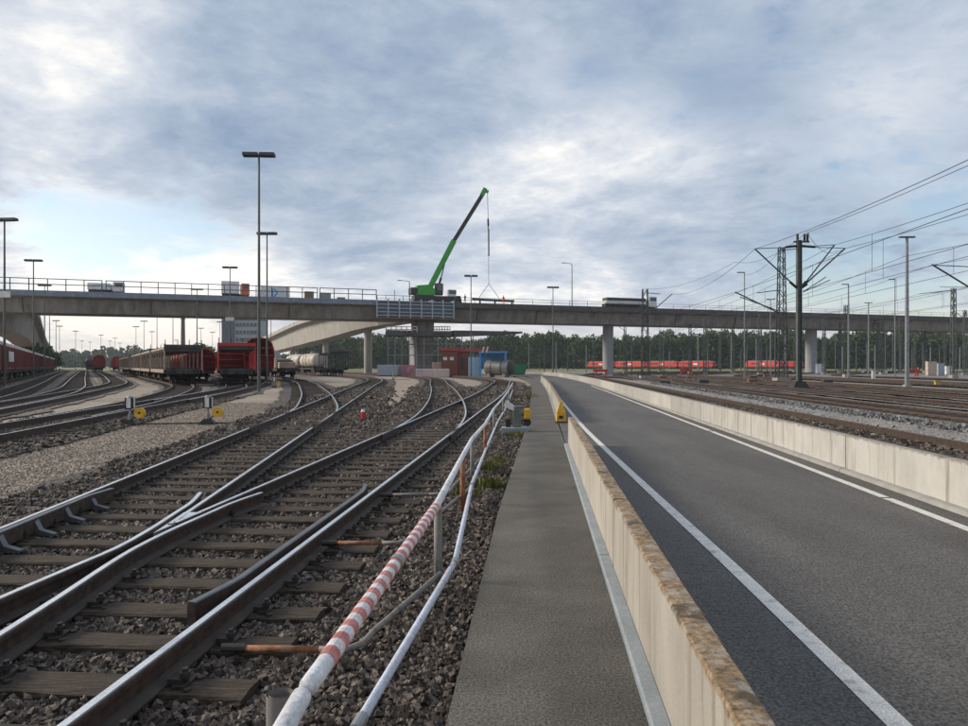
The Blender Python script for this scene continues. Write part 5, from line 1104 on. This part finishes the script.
for i, (px, yt, Y) in enumerate(sorted(((625,322,170),(690,324,160),(705,318,150),(733,322,175),(760,314,135),(824,318,150),(840,322,170),(878,322,175),(900,318,165),(925,322,185),(965,310,140),(660,330,200),(720,331,215),(795,326,190),(915,331,220),(945,327,210)))):
    sg = rs3.choice((-1, 1)); lattice_mast(px, yt, Y, f'{ORD[i]} slender one-bracket lattice mast from the left under the right half of the bridge', .55, .4, [((px, yt+9), (px+sg*11, yt+1), .06), ((px, yt+1), (px+sg*11, yt+.6), .04)], group='slender masts under the bridge', mt=M_pole, n=8)
# distant posts under the bridge
rs = random.Random(5); base = None
for i in range(46):
    px = 528+i*9.6+rs.uniform(-3,3); Y = rs.uniform(190, 300); h = rs.uniform(7.5, 11)
    p = at(px, HZ, Y)
    o = thing('distant_post', 'thin distant overhead post standing in front of the forest', 'overhead post', (p.x, Y, -.12), 0, 'distant posts before the forest')
    m = MB(); m.bar((0,0,0),(0,0,h), .30, .30, w1=.2, h1=.2); m.build('post', M_pole if i%3 else M_galv, o)
    if i%2 == 0: s = rs.choice((-1,1)); m = MB(); m.bar((0,0,h-2.2),(s*2.4,0,h-.7),.07); m.bar((0,0,h-.6),(s*2.4,0,h-.65),.05); m.build('bracket', M_pole, o)
    else: m = MB(); m.box(-.3,.3,-.1,.1,h-.02,h+.12); m.build('cap', M_pole_d, o)
# wires
def wire(pts, sag, name='overhead_wire', label='', r=.017, par=None):
    ob = par; m = MB()
    for a, b in zip(pts[:-1], pts[1:]):
        a = Vector(a); b = Vector(b); q = [a.lerp(b, t)-Vector((0,0,sag*4*t*(1-t))) for t in np.linspace(0, 1, 13)]; m.tube(q, r, 5, cap=False)
    return m.build(name, M_wire, par, world=True)
def catenary(label, sup, zc, sag, r=.017, ndrop=5):
    o = thing('overhead_wire', label, 'overhead wire', Vector(sup[0]), 0, 'overhead wires of the right yard')
    wire(sup, sag, 'messenger_wire', par=o, r=r)
    if zc:
        cs = [Vector((p[0], p[1], zc)) for p in sup]; wire(cs, 0.0, 'contact_wire', par=o, r=r)
        for a, b, c, d in zip(sup[:-1], sup[1:], cs[:-1], cs[1:]):
            for i in range(ndrop):
                t = (i+.5)/ndrop; p = Vector(a).lerp(Vector(b), t)-Vector((0,0,sag*4*t*(1-t))); q = c.lerp(d, t); m = MB(); m.tube([p, q], r*.8, 4); m.build('dropper', M_wire, o, world=True)
def alongwire(p, ys, dz=0): return [Vector((p.x+SL*(y-p.y), y, p.z)) for y in ys]
def sup3(P): return [P+Vector((-SL*60, -60, 0)), P]
E1 = mpt(845,248.5); E2 = mpt(834.5,245,-1); E3 = mpt(755,249); TOP = mpt(806,233)
catenary('catenary wires hung from the right bracket of the main overhead mast', sup3(E1)+[Vector((E1.x+SL*64, Ym+64, 9.6)), Vector((E1.x+SL*130, Ym+130, 9.0))], 7.3, .9)
catenary('catenary wires hung from the second right bracket of the main overhead mast', sup3(E2)+[Vector((E2.x+SL*60-1, Ym+62, 9.6))], 7.6, .8)
catenary('catenary wires running left from the main overhead mast to the dark lattice mast', [at(672,294,95), E3, E3+Vector((-SL*60,-60,0))], None, 1.0)
catenary('contact wire below the left bracket of the main overhead mast', [at(668,312,95), mpt(757,285), mpt(757,285)+Vector((-SL*60,-60,0))], None, .1)
catenary('single feeder wire along the top of the main overhead mast', [TOP+Vector((-SL*60,-60,.3)), TOP, at(735,262,78), at(645,289,95)], None, .8)
for px, py, Y, lab in ((932,265,62,'catenary wires of the far right bracket'), (919,294,104,'catenary wires of the lattice mast at the right edge')):
    P0 = at(px, py, Y); catenary(lab, [Vector((P0.x-SL*60, Y-60, P0.z)), P0, Vector((P0.x+SL*62, Y+62, P0.z-.3))], P0.z-2.4, .8)
for d, zc, lab in ((25.6, 7.4, 'catenary wires over the fifth track right of the wall'), (38.5, 7.4, 'catenary wires over the seventh track right of the wall')):
    catenary(lab, [rd(d, y, zc+1.9) for y in (-10, 52, 114, 176)], zc-.1, .9)
# cross wires between masts
for a, b, lab in ((at(781,249,78), at(744,275,92), 'sagging jumper wire beside the tapering lattice mast'), (mpt(808,234), mpt(838,250,6), 'short curved jumper wire at the main mast top')):
    o = thing('cross_wire', lab, 'overhead wire', a, 0); wire([a, b], .7, 'span_wire', par=o); m = MB(); m.tube([a-Vector((.05,0,.05)), a+Vector((.05,0,.05))], .05, 6); m.build('clamp', M_under, o, world=True)
p = gp(363, 420, -.1); o = thing('marker_post', 'small red and white marker post in the ballast between the left tracks', 'marker', p)
m = MB(); m.tube([(0,0,0),(0,0,.26)], .07, 10); m.build('red_body', M_bred, o); m = MB(); m.tube([(0,0,.26),(0,0,.34)], [.07,.04], 10); m.build('white_top', M_sign, o); m = MB(); m.box(-.12,.12,-.12,.12,0,.03); m.build('foot', M_dark, o)
# ------------------------------------------------------------------ small things in the right yard
def cabinet(px, ybot, Y, w, h, mt, label, name='trackside_cabinet', cat='cabinet'):
    p = at(px, HZ, Y); o = thing(name, label, cat, (p.x, Y, -.12)); m = MB(); m.box(-w/2, w/2, 0, w*.5, .12, h); m.build('housing', mt, o, bevel=.03); m = MB(); m.box(-w/2-.04, w/2+.04, -.04, w*.5+.04, h, h+.08); m.build('lid', M_galv, o); m = MB(); m.box(-w/2+.03, w/2-.03, .03, w*.5-.03, 0, .119); m.build('plinth', M_conc_f, o)
cabinet(932.5, 371, 130, 1.6, 2.5, M_beige_box, 'beige trackside cabinet near the right edge')
cabinet(941.5, 371, 131, 1.2, 2.2, M_grey_box, 'grey trackside cabinet beside the beige one')
cabinet(949, 371, 140, 1.0, 1.7, M_sign, 'white trackside cabinet right of the grey one')
cabinet(874, 381, 90, .42, 1.15, M_sign, 'small white marker cabinet left of the tallest lamp post', cat='cabinet')
cabinet(863, 371, 165, .6, 1.0, M_sign, 'tiny white box in the grass left of the marker cabinet')
cabinet(820.5, 369, 168, 1.6, 2.2, M_wwhite, 'white notice box at the foot of the right round pier')
cabinet(938, 386, 62, .42, .42, M_yellow, 'small orange box between the rusty tracks at the right')
cabinet(886, 372, 150, .6, .9, M_sign, 'tiny white box in the grass right of the marker cabinet')
for px, Y, lab in ((601, 118, 'red buffer stop at the foot of the round pier'), (686, 135, 'red buffer stop among the tracks right of the dark lattice mast'), (913, 120, 'dark red buffer stop behind the tallest lamp post')):
    p = at(px, HZ, Y); o = thing('buffer_stop', lab, 'buffer stop', (p.x, Y, -.1)); m = MB(); m.box(-1.1,1.1,-.1,.15,.75,1.15); m.build('beam', M_bred, o)
    for s in (-.75,.75): m = MB(); m.bar((s,0,0),(s,0,.95),.18); m.bar((s,.9,0),(s,0,.9),.15); m.build('strut', M_bred, o)
# trackside debris dots: point motors
rs2 = random.Random(3)
pmp = sorted([rd(rs2.choice([10.6,14.9,20.5,26.7,33])+rs2.uniform(-.3,.3), rs2.uniform(60, 120)) for _ in range(9)], key=lambda q: q.x/q.y)
for i, p in enumerate(pmp):
    o = thing('point_machine', f'{ORD[i]} low point machine from the left, lying between the rusty tracks', 'point machine', (p.x, p.y, -.12), 0, 'point machines of the right yard')
    m = MB(); m.box(-.45,.45,-.3,.3,.05,.45); m.build('housing', M_pole_d if i%3 else M_brick, o, bevel=.06); m = MB(); m.bar((.4,0,.15),(1.3,0,.12),.06); m.build('rod', M_dark, o)
# ------------------------------------------------------------------ vegetation
def leaf_cloud(name, centers, radii, per, size, mt, label=None, parent=None, kind='stuff', cat=None):
    n = len(centers)*per; c = np.repeat(np.array(centers), per, 0); r = np.repeat(np.array(radii), per, 0)
    d = rng.normal(size=(n,3)); d /= np.linalg.norm(d, axis=1)[:,None]; rr = rng.uniform(.55, 1.05, (n,1)); p = c+d*r*rr
    a = rng.normal(size=(n,3)); a /= np.linalg.norm(a, axis=1)[:,None]; b = np.cross(a, d); b /= (np.linalg.norm(b, axis=1)[:,None]+1e-6)
    s = rng.uniform(.5, 1.1, (n,1))*size
    v = np.stack([p-a*s, p-b*s*.7, p+a*s, p+b*s*.7], 1).reshape(-1,3).astype(np.float32)
    me = bpy.data.meshes.new(name); me.vertices.add(4*n); me.vertices.foreach_set('co', v.ravel()); me.loops.add(4*n); me.loops.foreach_set('vertex_index', np.arange(4*n, dtype=np.int32))
    me.polygons.add(n); me.polygons.foreach_set('loop_start', np.arange(n, dtype=np.int32)*4); me.polygons.foreach_set('loop_total', np.full(n, 4, np.int32)); me.update(); me.materials.append(mt)
    o = bpy.data.objects.new(name, me); col.objects.link(o)
    if parent is not None: o.parent = parent
    return tag(o, label, cat, kind=kind)
def wood(name, x0, x1, yfun, hfun, n, label, mt, rows=3, per=70, size=1.0, wr=3.6, trunks=True):
    C, Rr = [], []; tm = MB(); rr = random.Random(11)
    for row in range(rows):
        for i in range(n):
            x = x0+(x1-x0)*(i+rr.uniform(.1,.9))/n; y = yfun(x)+row*7+rr.uniform(-3,3); h = hfun(x)*rr.uniform(.80,1.06)*(1+.03*row)
            for k_ in range(7):
                f = k_/6; z = h*(.12+.78*f); w = wr*(1-.42*f**3)*rr.uniform(.75,1.2)
                C.append((x+rr.uniform(-1.3,1.3), y+rr.uniform(-1.3,1.3), z)); Rr.append((w, w, h*.13))
            if trunks and row == 0: tm.tube([(x,y,-.1),(x+rr.uniform(-.3,.3),y,h*.6)], [.28,.15], 5)
    o = leaf_cloud(name, C, Rr, per, size, mt, label)
    if trunks: t = tm.build('trunks', M_bark, o); t['kind'] = 'stuff'
    return o
wood('forest', -115, 330, lambda x: 425-.12*x, lambda x: 19.0+1.2*math.sin(x*.06)+1.2*math.sin(x*.19)+(x-80)*.008, 100, 'dense green forest edge behind the rail yard', M_leaf, rows=4, per=85, size=.85, wr=5.2)
wood('distant_woods', -640, -110, lambda x: 760+.1*x, lambda x: 15+4*math.sin(x*.012)+2*math.sin(x*.05), 90, 'far bluish tree line at the horizon on the left', M_leaf, rows=2, per=26, size=2.0, wr=5, trunks=False)
wood('distant_woods', -2000, 1500, lambda x: 1300, lambda x: 22, 170, 'farthest wooded horizon', M_leaf, rows=1, per=16, size=4.0, wr=13, trunks=False)
def tree(px, ytop, Y, w, label):
    p = at(px, HZ, Y); o = thing('leafy_tree', label, 'tree', (p.x, Y, -.1)); h = EYE+(HZ-ytop)*Y/F; rr = random.Random(px)
    m = MB(); m.tube([(0,0,0),(.1,0,h*.4),(0,.1,h*.75)], [.3,.2,.08], 8)
    for i in range(5): a = rr.uniform(0,6.3); m.tube([(0,0,h*(.3+.08*i)),(math.cos(a)*w*.5,math.sin(a)*w*.5,h*(.5+.08*i))], [.1,.04], 5)
    m.build('trunk', M_bark, o)
    C = [(rr.uniform(-.5,.5)*w, rr.uniform(-.5,.5)*w, h*rr.uniform(.3,.88)) for _ in range(16)]; Rr = [(w*.34, w*.34, h*.13)]*16
    leaf_cloud('crown', C, Rr, 90, .55, M_leaf2, None, o, None)
for px, yt, Y, w, lab in ((27,341,205,7,'green tree behind the left ramp, left of its neighbour'), (37,345,215,8,'green tree behind the left ramp, above the red wagons'), (45,351,230,7,'low green tree at the end of the left ramp'), (207,341,260,7,'green tree between the two car carrier wagons'), (199,346,270,6,'low green tree just left of the tree between the car carriers')): tree(px, yt, Y, w, lab)
# grass tufts and moss
def tuft(px, py, n, h, w, label, mt=M_grass):
    p = gp(px, py, -.08); me = MB(); rr = random.Random(px)
    for i in range(n):
        x, y = rr.gauss(0,w), rr.gauss(0,w); a = rr.uniform(0,6.3); l = h*rr.uniform(.5,1); lx, ly = math.cos(a)*l*.5, math.sin(a)*l*.5; t = .007
        me.add([(x-t,y,0),(x+t,y,0),(x+lx*.5+t*.7,y+ly*.5,l*.7),(x+lx,y+ly,l)], [(0,1,2,3)])
    o = me.build('grass_tuft', mt); o.location = p; tag(o, label, 'grass', kind='stuff'); return o
tuft(490, 487, 150, .16, .10, 'yellowing grass tuft between railing and walkway'); tuft(515, 436, 130, .14, .16, 'green grass tuft at the pale slab of the switch lever'); tuft(489, 470, 120, .15, .10, 'upper grass tuft just behind the yellowing one'); tuft(463, 494, 90, .12, .12, 'green tuft behind the rusty railing post')
tuft(497, 462, 80, .12, .10, 'small tuft under the bottom rail'); tuft(218, 444, 80, .12, .12, 'small green tuft between sleepers of the left track'); tuft(528, 398, 160, .25, .25, 'grass at the walkway edge beyond the switch lever')

# ------------------------------------------------------------------ haze
m = MB(); m.box(-2300, 1800, -60, 1420, -1.3, 42); hz_ = m.build('haze', None); hz_.data.materials.clear(); hm = bpy.data.materials.new('haze'); hm.use_nodes = True
nt = hm.node_tree; nt.nodes.clear(); on = nt.nodes.new('ShaderNodeOutputMaterial'); pv = nt.nodes.new('ShaderNodeVolumePrincipled'); pv.inputs['Density'].default_value = .00018; pv.inputs['Color'].default_value = (.80,.87,.95,1); pv.inputs['Anisotropy'].default_value = .3
nt.links.new(pv.outputs[0], on.inputs['Volume']); hz_.data.materials.append(hm); tag(hz_, kind='stuff')
